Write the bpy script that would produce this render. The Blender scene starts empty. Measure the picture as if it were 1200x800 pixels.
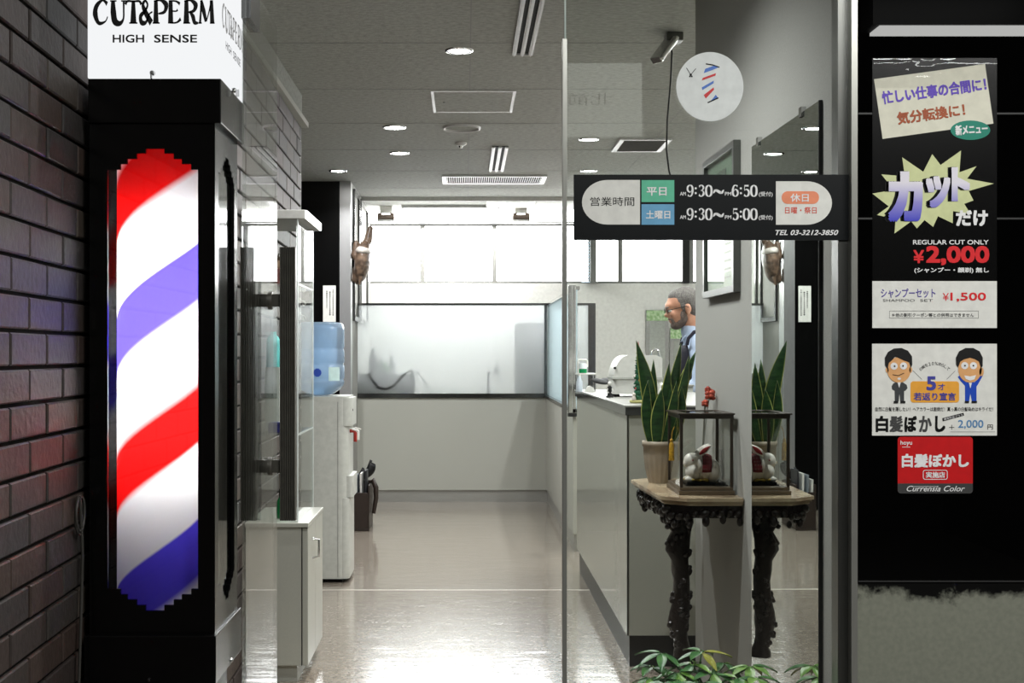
import bpy, bmesh, math, random
from mathutils import Vector, Matrix, Euler
random.seed(7)
S = bpy.context.scene
COL = S.collection
PI = math.pi
# ------------------------------------------------------------------ camera
EYE = 1.15            # lens height above the floor
F = 1500.0            # focal length in pixels of the 1200 px frame
VX, VY = 545.0, 415.0 # vanishing point of the aisle
cd = bpy.data.cameras.new('camera')
cd.sensor_width = 36; cd.lens = 45
cd.shift_x = (600 - VX) / 1200; cd.shift_y = (VY - 400) / 1200
cd.clip_start = .05
cam = bpy.data.objects.new('camera', cd); COL.objects.link(cam)
cam.location = (0, 0, EYE); cam.rotation_euler = (PI / 2, 0, 0)
S.camera = cam
# ------------------------------------------------------------------ world, exposure, lights
w = bpy.data.worlds.new('world'); S.world = w; w.use_nodes = True
w.node_tree.nodes['Background'].inputs[0].default_value = (.9, .95, 1, 1)
w.node_tree.nodes['Background'].inputs[1].default_value = .03
S.view_settings.view_transform = 'Standard'
S.view_settings.look = 'None'
S.view_settings.exposure = 0.9
S.view_settings.gamma = 1
S.view_settings.use_curve_mapping = False
S.cycles.max_bounces = 14
S.cycles.transparent_max_bounces = 24
S.cycles.transmission_bounces = 10
S.cycles.glossy_bounces = 6
S.cycles.sample_clamp_indirect = 6
S.cycles.caustics_reflective = False
S.cycles.caustics_refractive = False

def area(name, loc, size, power, color=(1, 1, 1), rot=(0, 0, 0), spread=PI):
    l = bpy.data.lights.new(name, 'AREA'); l.shape = 'RECTANGLE'
    l.size, l.size_y = size; l.energy = power; l.color = color; l.spread = spread
    o = bpy.data.objects.new(name, l); COL.objects.link(o)
    o.location = loc; o.rotation_euler = rot
    return o
L_PASS = 42.0        # passage ceiling light above the shop front
L_DOWN = 48.0        # each recessed downlight
E_DAY = 8.0          # daylit window blinds
E_PANEL = 16.0        # light panels over the styling area
E_WASH = 60.0        # panel over the wash area
E_VALANCE = 9.0      # strip over the windows
area('passage_light', (1.2, 1.15, 2.56), (2.0, .5), L_PASS, (1, 1, .97))
# ------------------------------------------------------------------ helpers
def C(r, g=None, b=None):
    if g is None: g = b = r
    f = lambda c: (c / 255) / 12.92 if c / 255 <= .04045 else ((c / 255 + .055) / 1.055) ** 2.4
    return (f(r), f(g), f(b), 1)
def P(x, y, d):                       # a measured point at its own distance d
    return Vector(((x - VX) / F * d, d, EYE - (y - VY) / F * d))
def PX(x, d): return (x - VX) / F * d
def PZ(y, d): return EYE - (y - VY) / F * d

def pm(name, col, rough=.5, metal=0, spec=.5, var=None, vscale=40, bump=0, bscale=80, stretch=(1, 1, 1), coat=0, emis=None, estr=0, trans=0, ior=1.45, alpha=1):
    m = bpy.data.materials.new(name); m.use_nodes = True
    nt = m.node_tree; b = nt.nodes['Principled BSDF']
    b.inputs['Base Color'].default_value = col
    b.inputs['Roughness'].default_value = rough; b.inputs['Metallic'].default_value = metal
    b.inputs['Specular IOR Level'].default_value = spec
    b.inputs['Coat Weight'].default_value = coat
    b.inputs['Transmission Weight'].default_value = trans; b.inputs['IOR'].default_value = ior
    if emis: b.inputs['Emission Color'].default_value = emis; b.inputs['Emission Strength'].default_value = estr
    tc = nt.nodes.new('ShaderNodeTexCoord'); mp = nt.nodes.new('ShaderNodeMapping')
    mp.inputs['Scale'].default_value = stretch
    nt.links.new(tc.outputs['Object'], mp.inputs[0])
    if var is None:
        var = tuple(c * .9 for c in col[:3]) + (1,); 
    n = nt.nodes.new('ShaderNodeTexNoise'); n.inputs['Scale'].default_value = vscale; n.inputs['Detail'].default_value = 4
    nt.links.new(mp.outputs[0], n.inputs['Vector'])
    r = nt.nodes.new('ShaderNodeValToRGB'); r.color_ramp.elements[0].position = .35; r.color_ramp.elements[1].position = .65
    r.color_ramp.elements[0].color = col; r.color_ramp.elements[1].color = var
    nt.links.new(n.outputs[0], r.inputs[0]); nt.links.new(r.outputs[0], b.inputs['Base Color'])
    if bump:
        n2 = nt.nodes.new('ShaderNodeTexNoise'); n2.inputs['Scale'].default_value = bscale; n2.inputs['Detail'].default_value = 3
        nt.links.new(mp.outputs[0], n2.inputs['Vector'])
        bp = nt.nodes.new('ShaderNodeBump'); bp.inputs['Strength'].default_value = bump; bp.inputs['Distance'].default_value = .01
        nt.links.new(n2.outputs[0], bp.inputs['Height']); nt.links.new(bp.outputs[0], b.inputs['Normal'])
    return m
def emit(name, col, s):
    m = bpy.data.materials.new(name); m.use_nodes = True; nt = m.node_tree; nt.nodes.clear()
    o = nt.nodes.new('ShaderNodeOutputMaterial'); e = nt.nodes.new('ShaderNodeEmission')
    e.inputs[0].default_value = col; e.inputs[1].default_value = s
    nt.links.new(e.outputs[0], o.inputs[0]); return m
def glass(name, tint=(.97, .985, .975, 1), refl=1.0, rough=0.0):
    m = bpy.data.materials.new(name); m.use_nodes = True; nt = m.node_tree; nt.nodes.clear()
    o = nt.nodes.new('ShaderNodeOutputMaterial'); mx = nt.nodes.new('ShaderNodeMixShader')
    t = nt.nodes.new('ShaderNodeBsdfTransparent'); g = nt.nodes.new('ShaderNodeBsdfGlossy')
    fr = nt.nodes.new('ShaderNodeFresnel'); fr.inputs[0].default_value = 1.5
    mu = nt.nodes.new('ShaderNodeMath'); mu.operation = 'MULTIPLY'; mu.inputs[1].default_value = refl; mu.use_clamp = True
    geo = nt.nodes.new('ShaderNodeNewGeometry')
    # the pane is modelled with both faces; flip the index on the inner face so the two agree
    t.inputs[0].default_value = tint; g.inputs['Roughness'].default_value = rough
    sw = nt.nodes.new('ShaderNodeMix'); sw.data_type = 'FLOAT'; sw.inputs[2].default_value = 1.5; sw.inputs[3].default_value = 1 / 1.5
    nt.links.new(geo.outputs['Backfacing'], sw.inputs[0]); 
    nt.links.new(sw.outputs[0], fr.inputs[0])
    nt.links.new(fr.outputs[0], mu.inputs[0]); nt.links.new(mu.outputs[0], mx.inputs[0])
    nt.links.new(t.outputs[0], mx.inputs[1]); nt.links.new(g.outputs[0], mx.inputs[2]); nt.links.new(mx.outputs[0], o.inputs[0])
    return m
def frosted(name, col, rough=.085, mixd=.27):
    m = bpy.data.materials.new(name); m.use_nodes = True; nt = m.node_tree; nt.nodes.clear()
    o = nt.nodes.new('ShaderNodeOutputMaterial'); mx = nt.nodes.new('ShaderNodeMixShader'); mx.inputs[0].default_value = mixd
    r = nt.nodes.new('ShaderNodeBsdfRefraction'); r.inputs['Roughness'].default_value = rough; r.inputs['IOR'].default_value = 1.12; r.inputs[0].default_value = col
    tl = nt.nodes.new('ShaderNodeBsdfTranslucent'); tl.inputs[0].default_value = col
    g = nt.nodes.new('ShaderNodeBsdfGlossy'); g.inputs['Roughness'].default_value = .1
    m2 = nt.nodes.new('ShaderNodeMixShader'); m2.inputs[0].default_value = .05
    nt.links.new(r.outputs[0], mx.inputs[1]); nt.links.new(tl.outputs[0], mx.inputs[2])
    nt.links.new(mx.outputs[0], m2.inputs[1]); nt.links.new(g.outputs[0], m2.inputs[2]); nt.links.new(m2.outputs[0], o.inputs[0])
    return m

ORIG = {}
class MB:
    def __init__(s): s.v = []; s.f = []; s.m = []; s.s = []; s.cur = 0; s.sm = False
    def add(s, vs, fs, smooth=None):
        n = len(s.v); s.v += [Vector(p) for p in vs]
        for f in fs: s.f.append([i + n for i in f]); s.m.append(s.cur); s.s.append(s.sm if smooth is None else smooth)
        return s
    def box(s, x0, y0, z0, x1, y1, z1):
        if x0 > x1: x0, x1 = x1, x0
        if y0 > y1: y0, y1 = y1, y0
        if z0 > z1: z0, z1 = z1, z0
        return s.add([(x0, y0, z0), (x1, y0, z0), (x1, y1, z0), (x0, y1, z0), (x0, y0, z1), (x1, y0, z1), (x1, y1, z1), (x0, y1, z1)],
                     [(0, 3, 2, 1), (4, 5, 6, 7), (0, 1, 5, 4), (1, 2, 6, 5), (2, 3, 7, 6), (3, 0, 4, 7)], False)
    def obox(s, c, size, rot):
        M = Matrix.Translation(c) @ (rot.to_matrix().to_4x4() if not isinstance(rot, Matrix) else rot.to_4x4())
        n = len(s.v); h = [q / 2 for q in size]
        s.box(-h[0], -h[1], -h[2], h[0], h[1], h[2])
        for i in range(n, len(s.v)): s.v[i] = M @ s.v[i]
        return s
    def loft(s, rings, cap=True, smooth=True, closed=True):
        n = len(rings[0]); vs = [p for r in rings for p in r]; fs = []
        for i in range(len(rings) - 1):
            for j in range(n if closed else n - 1):
                k = (j + 1) % n
                fs.append((i * n + j, i * n + k, (i + 1) * n + k, (i + 1) * n + j))
        s.add(vs, fs, smooth)
        if cap and closed: s.add(rings[0], [tuple(range(n))[::-1]], False); s.add(rings[-1], [tuple(range(n))], False)
        return s
    def tube(s, pts, r, n=10, cap=True):
        pts = [Vector(p) for p in pts]; rs = r if isinstance(r, (list, tuple)) else [r] * len(pts); rings = []
        up = None
        for i, p in enumerate(pts):
            t = (pts[min(i + 1, len(pts) - 1)] - pts[max(i - 1, 0)]).normalized()
            if up is None: up = t.orthogonal().normalized()
            a = (up - t * up.dot(t)); a = a.normalized() if a.length > 1e-6 else t.orthogonal().normalized()
            up = a; b = t.cross(a)
            rings.append([p + (a * math.cos(2 * PI * k / n) + b * math.sin(2 * PI * k / n)) * rs[i] for k in range(n)])
        return s.loft(rings, cap)
    def lathe(s, prof, c, n=24, axis='z', cap=True):
        rings = []
        for (r, h) in prof:
            ring = []
            for k in range(n):
                a = 2 * PI * k / n; u, v = r * math.cos(a), r * math.sin(a)
                ring.append(Vector(c) + (Vector((u, v, h)) if axis == 'z' else Vector((u, -h, v)) if axis == 'y' else Vector((h, u, v))))
            rings.append(ring)
        return s.loft(rings, cap)
    def ell(s, c, r, n=16, m=10, rot=None):
        R = rot.to_matrix() if rot else Matrix.Identity(3); vs = []; fs = []
        r = r if isinstance(r, (tuple, list)) else (r, r, r)
        for i in range(m + 1):
            t = PI * i / m
            for j in range(n):
                a = 2 * PI * j / n
                vs.append(Vector(c) + R @ Vector((r[0] * math.sin(t) * math.cos(a), r[1] * math.sin(t) * math.sin(a), r[2] * math.cos(t))))
        for i in range(m):
            for j in range(n):
                k = (j + 1) % n; fs.append((i * n + j, (i + 1) * n + j, (i + 1) * n + k, i * n + k))
        return s.add(vs, fs, True)
    def prism_y(s, poly, y0, y1, smooth=False):       # polygon in (x, z), from y0 (front) to y1 (back)
        ar = sum(poly[i][0] * poly[(i + 1) % len(poly)][1] - poly[(i + 1) % len(poly)][0] * poly[i][1] for i in range(len(poly)))
        if ar < 0: poly = poly[::-1]
        n = len(poly); vs = [(x, y0, z) for x, z in poly] + [(x, y1, z) for x, z in poly]
        fs = [tuple(range(n)), tuple(range(n, 2 * n))[::-1]]
        s.add(vs, fs, False)
        s.add(vs, [(i, i + n, (i + 1) % n + n, (i + 1) % n) for i in range(n)], smooth); return s
    def prism_z(s, poly, z0, z1, smooth=False):
        ar = sum(poly[i][0] * poly[(i + 1) % len(poly)][1] - poly[(i + 1) % len(poly)][0] * poly[i][1] for i in range(len(poly)))
        if ar < 0: poly = poly[::-1]
        n = len(poly); vs = [(x, y, z0) for x, y in poly] + [(x, y, z1) for x, y in poly]
        s.add(vs, [tuple(range(n))[::-1], tuple(range(n, 2 * n))], False)
        s.add(vs, [(i, (i + 1) % n, (i + 1) % n + n, i + n) for i in range(n)], smooth); return s
    def xf(s, M, start=0):
        for i in range(start, len(s.v)): s.v[i] = M @ s.v[i]
        return s
    def build(s, name, mats, parent=None, bevel=0, seg=2):
        me = bpy.data.meshes.new(name)
        off = ORIG[parent.name] if parent else Vector((0, 0, 0))
        if parent is None:
            off = s.base()
        me.from_pydata([p - off for p in s.v], [], s.f)
        for m in (mats if isinstance(mats, (list, tuple)) else [mats]): me.materials.append(m)
        for p, mi, sm in zip(me.polygons, s.m, s.s): p.material_index = mi; p.use_smooth = sm
        me.update()
        o = bpy.data.objects.new(name, me); COL.objects.link(o)
        if parent: o.parent = parent; ORIG[o.name] = off.copy()
        else: o.location = off; ORIG[o.name] = off.copy()
        if bevel:
            b = o.modifiers.new('bevel', 'BEVEL'); b.width = bevel; b.segments = seg; b.limit_method = 'ANGLE'; b.angle_limit = math.radians(40)
            b.harden_normals = False
        return o
    def base(s):
        xs = [p.x for p in s.v]; ys = [p.y for p in s.v]; zs = [p.z for p in s.v]
        return Vector(((min(xs) + max(xs)) / 2, (min(ys) + max(ys)) / 2, min(zs)))
def tag(o, label, cat, group=None, kind=None):
    if label: o['label'] = label
    if cat: o['category'] = cat
    if group: o['group'] = group
    if kind: o['kind'] = kind
    return o
def thing(name, label, cat, loc, group=None):
    o = bpy.data.objects.new(name, None); COL.objects.link(o); o.empty_display_size = .1
    o.location = loc; ORIG[o.name] = Vector(loc)
    return tag(o, label, cat, group)
def struct(o): o['kind'] = 'structure'; return o
def copy_thing(o, loc, label):
    c = o.copy(); COL.objects.link(c); c.location = loc; c['label'] = label; ORIG[c.name] = Vector(loc)
    for ch in list(o.children):
        k = ch.copy(); COL.objects.link(k); k.parent = c
        for g in list(ch.children):
            q = g.copy(); COL.objects.link(q); q.parent = k
    return c
def remesh(o, vox, smooth=4):
    r = o.modifiers.new('remesh', 'REMESH'); r.mode = 'VOXEL'; r.voxel_size = vox; r.use_smooth_shade = True
    if smooth:
        q = o.modifiers.new('smooth', 'SMOOTH'); q.factor = .5; q.iterations = smooth
    return o
def cap(mb, a, b, ra, rb, n=12):                       # a rounded limb between two joints
    a, b = Vector(a), Vector(b)
    mb.tube([a, a.lerp(b, .5), b], [ra, (ra + rb) / 2, rb], n); mb.ell(a, ra, n, 8); mb.ell(b, rb, n, 8)
def split_build(mb, name, mat, parent, xm):               # two printed figures: one part each side of xm
    for s in (-1, 1):
        h = MB()
        for f, m in zip(mb.f, mb.m):
            if (sum(mb.v[i].x for i in f) / len(f) - xm) * s > 0: h.add([mb.v[i] for i in f], [tuple(range(len(f)))], False)
        h.build(name, mat, parent)
# lettering ---------------------------------------------------------------
_tc = {}
def glyphs(txt, bold=0.0, shear=0.0):
    k = (txt, bold, shear)
    if k not in _tc:
        cu = bpy.data.curves.new('lettering_source', 'FONT'); cu.body = txt; cu.resolution_u = 3; cu.offset = bold; cu.shear = shear
        ob = bpy.data.objects.new('lettering_source', cu); COL.objects.link(ob)
        dg = bpy.context.evaluated_depsgraph_get()
        me = bpy.data.meshes.new_from_object(ob.evaluated_get(dg))
        vs = [(v.co.x, v.co.y) for v in me.vertices]; fs = [tuple(p.vertices) for p in me.polygons]
        bpy.data.objects.remove(ob); bpy.data.curves.remove(cu); bpy.data.meshes.remove(me)
        _tc[k] = (vs, fs)
    return _tc[k]
def text(mb, txt, cx, cy, w, h, d, rot=0, bold=0.0, shear=0.0):   # centred at a measured point of the plane at distance d; w, h in the same units
    vs, fs = glyphs(txt, 0.0, shear)
    if not vs: return
    if bold:                                           # embolden with slightly shifted copies
        k = min(bold * h * .9, .12 * h); w -= 2 * k; h -= 2 * k
        ca, sa = math.cos(rot), math.sin(rot)
        for i, (ux, uy) in enumerate(((-1, -1), (1, -1), (1, 1), (-1, 1), (0, 1), (0, -1), (1, 0), (-1, 0))):
            text(mb, txt, cx + (ux * ca + uy * sa) * k, cy + (-ux * sa + uy * ca) * k, w, h, d - .00003 * (i + 1), rot, 0.0, shear)
    x0 = min(v[0] for v in vs); x1 = max(v[0] for v in vs); y0 = min(v[1] for v in vs); y1 = max(v[1] for v in vs)
    sx = w / max(x1 - x0, 1e-6); sy = h / max(y1 - y0, 1e-6); ca, sa = math.cos(rot), math.sin(rot); out = []
    for (x, y) in vs:
        u = (x - (x0 + x1) / 2) * sx; v = (y - (y0 + y1) / 2) * sy
        U = u * ca - v * sa; V = u * sa + v * ca
        out.append(P(cx + U, cy - V, d))
    mb.add(out, fs, False)
def tbox(mb, txt, x0, y0, x1, y1, d, **k): text(mb, txt, (x0 + x1) / 2, (y0 + y1) / 2, x1 - x0, y1 - y0, d, **k)
def flat(mb, pts, d, t=.0004):                          # a thin printed or cut shape on the plane at distance d
    mb.prism_y([((x - VX) / F * d, EYE - (y - VY) / F * d) for x, y in pts], d, d + t)
def rect(x0, y0, x1, y1): return [(x0, y0), (x1, y0), (x1, y1), (x0, y1)]
def rrect(x0, y0, x1, y1, r, n=6):
    o = []
    for cx, cy, a in ((x1 - r, y0 + r, -90), (x1 - r, y1 - r, 0), (x0 + r, y1 - r, 90), (x0 + r, y0 + r, 180)):
        for k in range(n + 1): t = math.radians(a + 90 * k / n); o.append((cx + r * math.cos(t), cy + r * math.sin(t)))
    return o
def ellp(cx, cy, rx, ry, n=32): return [(cx + rx * math.cos(2 * PI * k / n), cy + ry * math.sin(2 * PI * k / n)) for k in range(n)]
def line(pts, w):
    L = []; R = []
    for i, p in enumerate(pts):
        a = pts[max(i - 1, 0)]; b = pts[min(i + 1, len(pts) - 1)]
        dx, dy = b[0] - a[0], b[1] - a[1]; l = math.hypot(dx, dy) or 1; nx, ny = -dy / l * w / 2, dx / l * w / 2
        L.append((p[0] + nx, p[1] + ny)); R.append((p[0] - nx, p[1] - ny))
    return L + R[::-1]
# ------------------------------------------------------------------ materials
M = {}
M['black_gloss'] = pm('black_gloss', C(9), .16, spec=.35)
M['black_paint'] = pm('black_paint', C(8), .2, spec=.45)
M['black_matte'] = pm('black_matte', C(18), .6, spec=.3)
M['panel_black'] = pm('panel_black', C(3), .006, spec=.5)
M['alu'] = pm('brushed_aluminium', C(180, 180, 174), .3, .7, bump=.03, bscale=60, stretch=(30, 30, .5))
M['alu_dark'] = pm('dark_aluminium', C(105, 106, 103), .3, .9, bump=.03, bscale=60, stretch=(30, 30, .5))
M['chrome'] = pm('chrome', C(205), .12, 1)
M['chrome_dark'] = pm('dark_chrome', C(110), .2, 1)
M['steel'] = pm('brushed_steel', C(170, 170, 165), .35, .55, bump=.04, bscale=50, stretch=(.5, 30, 30))
M['wall_grey'] = pm('grey_wallpaper', C(162, 162, 157), .75, spec=.2, var=C(153, 153, 148), vscale=260, bump=.15, bscale=400)
M['lam_grey'] = pm('grey_laminate', C(164, 165, 157), .35, spec=.4, var=C(170, 171, 162), vscale=300)
M['lam_dark'] = pm('dark_kick', C(40), .35)
M['white_wall'] = pm('white_plaster', C(212, 212, 208), .8, spec=.2)
M['white_plastic'] = pm('white_plastic', C(214, 214, 208), .35)
M['ivory'] = pm('ivory_plastic', C(184, 186, 179), .38)
M['dark_void'] = pm('dark_slot', C(10), .8)
M['mirror'] = pm('mirror_silver', C(225, 230, 226), .004, 1)
M['glass'] = glass('clear_glass')
M['case_glass'] = glass('case_glass', (.98, .985, .98, 1), .8)
M['acrylic'] = glass('acrylic_glass', (.96, .98, .97, 1), .8)
M['frost'] = frosted('frosted_glass', C(244, 247, 248))
M['frost_blue'] = frosted('frosted_glass_blue', C(226, 238, 242), .3, .7)
M['white_print'] = pm('white_print', C(228, 228, 222), .5, spec=.2)
M['text_white'] = pm('text_white', C(236), .5, spec=.2)
M['text_black'] = pm('text_black', C(18), .5, spec=.2)


# ------------------------------------------------------------------ the setting
H = 2.42; HP = 2.6; YF = 2.85                         # shop ceiling, passage ceiling, shop front
def terrazzo():
    m = bpy.data.materials.new('terrazzo'); m.use_nodes = True; nt = m.node_tree; b = nt.nodes['Principled BSDF']
    tc = nt.nodes.new('ShaderNodeTexCoord')
    v = nt.nodes.new('ShaderNodeTexVoronoi'); v.inputs['Scale'].default_value = 110
    nt.links.new(tc.outputs['Object'], v.inputs['Vector'])
    r = nt.nodes.new('ShaderNodeValToRGB'); e = r.color_ramp.elements
    e[0].position = 0; e[0].color = C(104, 95, 84); e[1].position = 1; e[1].color = C(160, 153, 142)
    x = e.new(.35); x.color = C(146, 136, 123); x = e.new(.7); x.color = C(137, 128, 116)
    sp = nt.nodes.new('ShaderNodeSeparateColor'); nt.links.new(v.outputs['Color'], sp.inputs[0]); nt.links.new(sp.outputs[0], r.inputs[0])
    nt.links.new(r.outputs[0], b.inputs['Base Color'])
    b.inputs['Roughness'].default_value = .11; b.inputs['Specular IOR Level'].default_value = .7
    b.inputs['Coat Weight'].default_value = .55; b.inputs['Coat Roughness'].default_value = .16; b.inputs['Coat IOR'].default_value = 1.55
    n = nt.nodes.new('ShaderNodeTexNoise'); n.inputs['Scale'].default_value = 9; n.inputs['Detail'].default_value = 3
    mp = nt.nodes.new('ShaderNodeMapping'); mp.inputs['Scale'].default_value = (.5, 1.6, 1)
    nt.links.new(tc.outputs['Object'], mp.inputs[0]); nt.links.new(mp.outputs[0], n.inputs['Vector'])
    bp = nt.nodes.new('ShaderNodeBump'); bp.inputs['Strength'].default_value = .12; bp.inputs['Distance'].default_value = .02
    nt.links.new(n.outputs[0], bp.inputs['Height']); nt.links.new(bp.outputs[0], b.inputs['Normal'])
    return m
M['terrazzo'] = terrazzo()
M['ceil'] = pm('ceiling_board', C(170, 172, 167), .9, spec=.1, var=C(150, 152, 147), vscale=52, stretch=(.7, 1.25, 1), bump=.35, bscale=120)
M['pass_floor'] = pm('passage_floor', C(84, 82, 78), .4)
M['pass_wall'] = pm('passage_wall', C(46, 45, 44), .6)
M['joint'] = pm('floor_joint', C(205, 200, 190), .35)
b = MB(); b.box(-1.4, YF, -.05, 3.1, 11.4, 0); struct(b.build('floor', M['terrazzo']))
b = MB(); b.box(-1.39, 6.24, 0, .62, 6.252, .0012); struct(b.build('trim_1', M['joint']))
b = MB(); b.box(-2.2, -2.6, -.05, 3.1, YF, 0); struct(b.build('floor', M['pass_floor']))
b = MB(); b.box(-1.4, YF + .05, H, 3.1, 11.4, H + .06)
struct(b.build('ceiling', M['ceil']))
b = MB()                                              # board joints of the ceiling
for x in (-1.05, .02, 1.12, 2.2): b.box(x, YF + .06, H - .0012, x + .004, 11.29, H)
for k in range(9): y = 3.4 + k * .91; b.box(-1.39, y, H - .0012, 3.09, y + .005, H)
M['seam'] = pm('ceiling_seam', C(150), .9); struct(b.build('trim_2', M['seam']))
b = MB(); b.box(-1.39, 10.36, H - .03, 3.09, 10.40, H); struct(b.build('trim_3', M['white_wall']))
b = MB(); b.box(-2.2, -2.6, HP, 3.1, YF + .05, HP + .06); struct(b.build('ceiling', M['pass_wall']))
b = MB(); b.box(-2.2, -2.65, 0, 3.1, -2.6, HP); struct(b.build('wall_passage_back', M['pass_wall']))
b = MB(); b.box(3.1, -2.6, 0, 3.15, YF, HP); struct(b.build('wall_passage_right', M['pass_wall']))
# header over the door opening
b = MB(); b.box(-1.4, YF, 2.12, .872, YF + .06, HP); struct(b.build('wall_front', M['black_paint']))
b = MB(); b.box(-1.4, 3.16, 0, -.86, 3.2, H); struct(b.build('wall_front_left', M['black_paint']))
# brick walls
def brick_mat():
    m = bpy.data.materials.new('brick'); m.use_nodes = True; nt = m.node_tree; b = nt.nodes['Principled BSDF']
    a = nt.nodes.new('ShaderNodeAttribute'); a.attribute_name = 'brick_tone'
    r = nt.nodes.new('ShaderNodeValToRGB'); e = r.color_ramp.elements
    e[0].color = C(60, 55, 53); e[1].color = C(78, 70, 62)
    for p, c in ((.25, C(68, 55, 50)), (.45, C(64, 59, 55)), (.6, C(58, 56, 55)), (.8, C(72, 57, 50))): e.new(p).color = c
    nt.links.new(a.outputs['Fac'], r.inputs[0])
    tc = nt.nodes.new('ShaderNodeTexCoord'); n = nt.nodes.new('ShaderNodeTexNoise'); n.inputs['Scale'].default_value = 60; n.inputs['Detail'].default_value = 6
    nt.links.new(tc.outputs['Object'], n.inputs['Vector'])
    mx = nt.nodes.new('ShaderNodeMix'); mx.data_type = 'RGBA'; mx.blend_type = 'MULTIPLY'; mx.inputs[0].default_value = .55
    nt.links.new(r.outputs[0], mx.inputs[6]); nt.links.new(n.outputs[0], mx.inputs[7]); nt.links.new(mx.outputs[2], b.inputs['Base Color'])
    b.inputs['Roughness'].default_value = .6; b.inputs['Specular IOR Level'].default_value = .35
    bp = nt.nodes.new('ShaderNodeBump'); bp.inputs['Strength'].default_value = .35; bp.inputs['Distance'].default_value = .006
    nt.links.new(n.outputs[0], bp.inputs['Height']); nt.links.new(bp.outputs[0], b.inputs['Normal'])
    return m
M['brick'] = brick_mat(); M['mortar'] = pm('mortar', C(26, 24, 22), .95, spec=.1)
M['mortar_in'] = pm('mortar_pale', C(40, 38, 36), .95, spec=.1)
def brick_wall(name, y0, y1, z1, xat, slope, pitch, length, gap, mort, zoff=0, yoff=0):
    mb = MB(); tones = []
    mb.cur = 1
    mb.box(-.06, y0, 0, -.009, y1, z1); tones += [0] * 6
    mb.cur = 0; rows = int(z1 / pitch) + 1
    for i in range(-1, rows):
        za = i * pitch + zoff; zb = za + pitch - gap
        za = max(za, 0.0); zb = min(zb, z1)
        if zb - za < .01: continue
        s = y0 - length + ((i % 2) * .5) * length + yoff
        while s < y1:
            a, b_ = max(s, y0), min(s + length - gap, y1)
            if b_ - a > .012:
                e = .003; p = random.uniform(-.0015, .0015)
                v = [(-.01, a, za), (-.01, b_, za), (-.01, b_, zb), (-.01, a, zb), (-e + p, a, za), (-e + p, b_, za), (-e + p, b_, zb), (-e + p, a, zb),
                     (p, a + e, za + e), (p, b_ - e, za + e), (p, b_ - e, zb - e), (p, a + e, zb - e)]
                f = []
                for k in range(4): f += [(k, (k + 1) % 4, (k + 1) % 4 + 4, k + 4), (k + 4, (k + 1) % 4 + 4, (k + 1) % 4 + 8, k + 8)]
                f.append((8, 9, 10, 11)); mb.add(v, f, False); t = random.random(); tones += [t] * len(f)
            s += length
    for p in mb.v: p.x += xat + slope * (p.y - y0)
    o = mb.build(name, [M['brick'], mort])
    at = o.data.attributes.new('brick_tone', 'FLOAT', 'FACE')
    at.data.foreach_set('value', tones)
    bm = bmesh.new(); bm.from_mesh(o.data); bmesh.ops.recalc_face_normals(bm, faces=bm.faces); bm.to_mesh(o.data); bm.free()
    return struct(o)
brick_wall('wall_left', 1.2, 3.14, HP, -.83 + .03 * 1.08, -.03, .0693, .224, .008, M['mortar'], zoff=.02, yoff=.03)
brick_wall('wall_left_inner', 3.22, 6.28, 2.26, -.796 + .016 * 2.6, -.016, .0815, .262, .009, M['mortar_in'])
b = MB(); b.box(-.862, 3.22, 2.26, -.80, 6.28, H); struct(b.build('wall_left_upper', M['ceil']))
b = MB(); b.box(-.862, 6.282, 0, -.81, 6.33, H); struct(b.build('wall_left_return', M['wall_grey']))
b = MB(); b.box(-.802, 3.24, 2.26, -.768, 6.28, 2.285); struct(b.build('trim_4', M['lam_grey']))
b = MB(); b.box(-1.45, 3.2, 0, -1.4, 11.4, H); struct(b.build('wall_left_outer', M['black_paint']))
# right wall, turned very slightly towards the aisle
WX = lambda y: .8756 - .012 * y
b = MB(); y0, y1 = YF + .06, 4.56
b.add([(WX(y0), y0, 0), (WX(y1), y1, 0), (WX(y1) + .12, y1, 0), (WX(y0) + .12, y0, 0), (WX(y0), y0, H), (WX(y1), y1, H), (WX(y1) + .12, y1, H), (WX(y0) + .12, y0, H)],
      [(0, 3, 2, 1), (4, 5, 6, 7), (0, 1, 5, 4)[::-1], (1, 2, 6, 5)[::-1], (2, 3, 7, 6)[::-1], (3, 0, 4, 7)[::-1]], False)
struct(b.build('wall_right', M['wall_grey']))
b = MB(); b.box(3.1, YF, 0, 3.15, 11.4, H); struct(b.build('wall_right_far', M['white_wall']))
# back wall with a band of windows
YB = 11.3; zw0, zw1 = PZ(332, YB), PZ(262, YB)
b = MB()
b.box(-1.4, YB, 0, 3.1, YB + .1, zw0); b.box(-1.4, YB, zw1, 3.1, YB + .1, H)
xw = [PX(v, YB) for v in (424, 495, 579.5, 661, 692, 727, 810, 893)]
b.box(-1.4, YB, zw0, xw[0], YB + .1, zw1); b.box(xw[-1], YB, zw0, 3.1, YB + .1, zw1)
struct(b.build('wall_back', M['white_wall']))
M['win_frame'] = pm('window_frame_grey', C(116, 116, 112), .6)
M['day'] = emit('daylit_blind', (1, 1, 1, 1), E_DAY)
for k in range(len(xw) - 1):
    x0, x1 = xw[k], xw[k + 1]
    e = thing('window_%d' % (k + 2), None, None, ((x0 + x1) / 2, YB + .03, zw0)); struct(e); e.pop('category', 0)
    b = MB(); t = .02
    for r in ((x0, zw0, x0 + t, zw1), (x1 - t, zw0, x1, zw1), (x0 + t, zw0, x1 - t, zw0 + t), (x0 + t, zw1 - t, x1 - t, zw1)):
        b.box(r[0], YB + .005, r[1], r[2], YB + .05, r[3])
    b.build('window_frame', M['win_frame'], e)
    b = MB(); b.box(x0 + t, YB + .04, zw0 + t, x1 - t, YB + .05, zw1 - t); b.build('lit_pane', M['day'], e)
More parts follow.
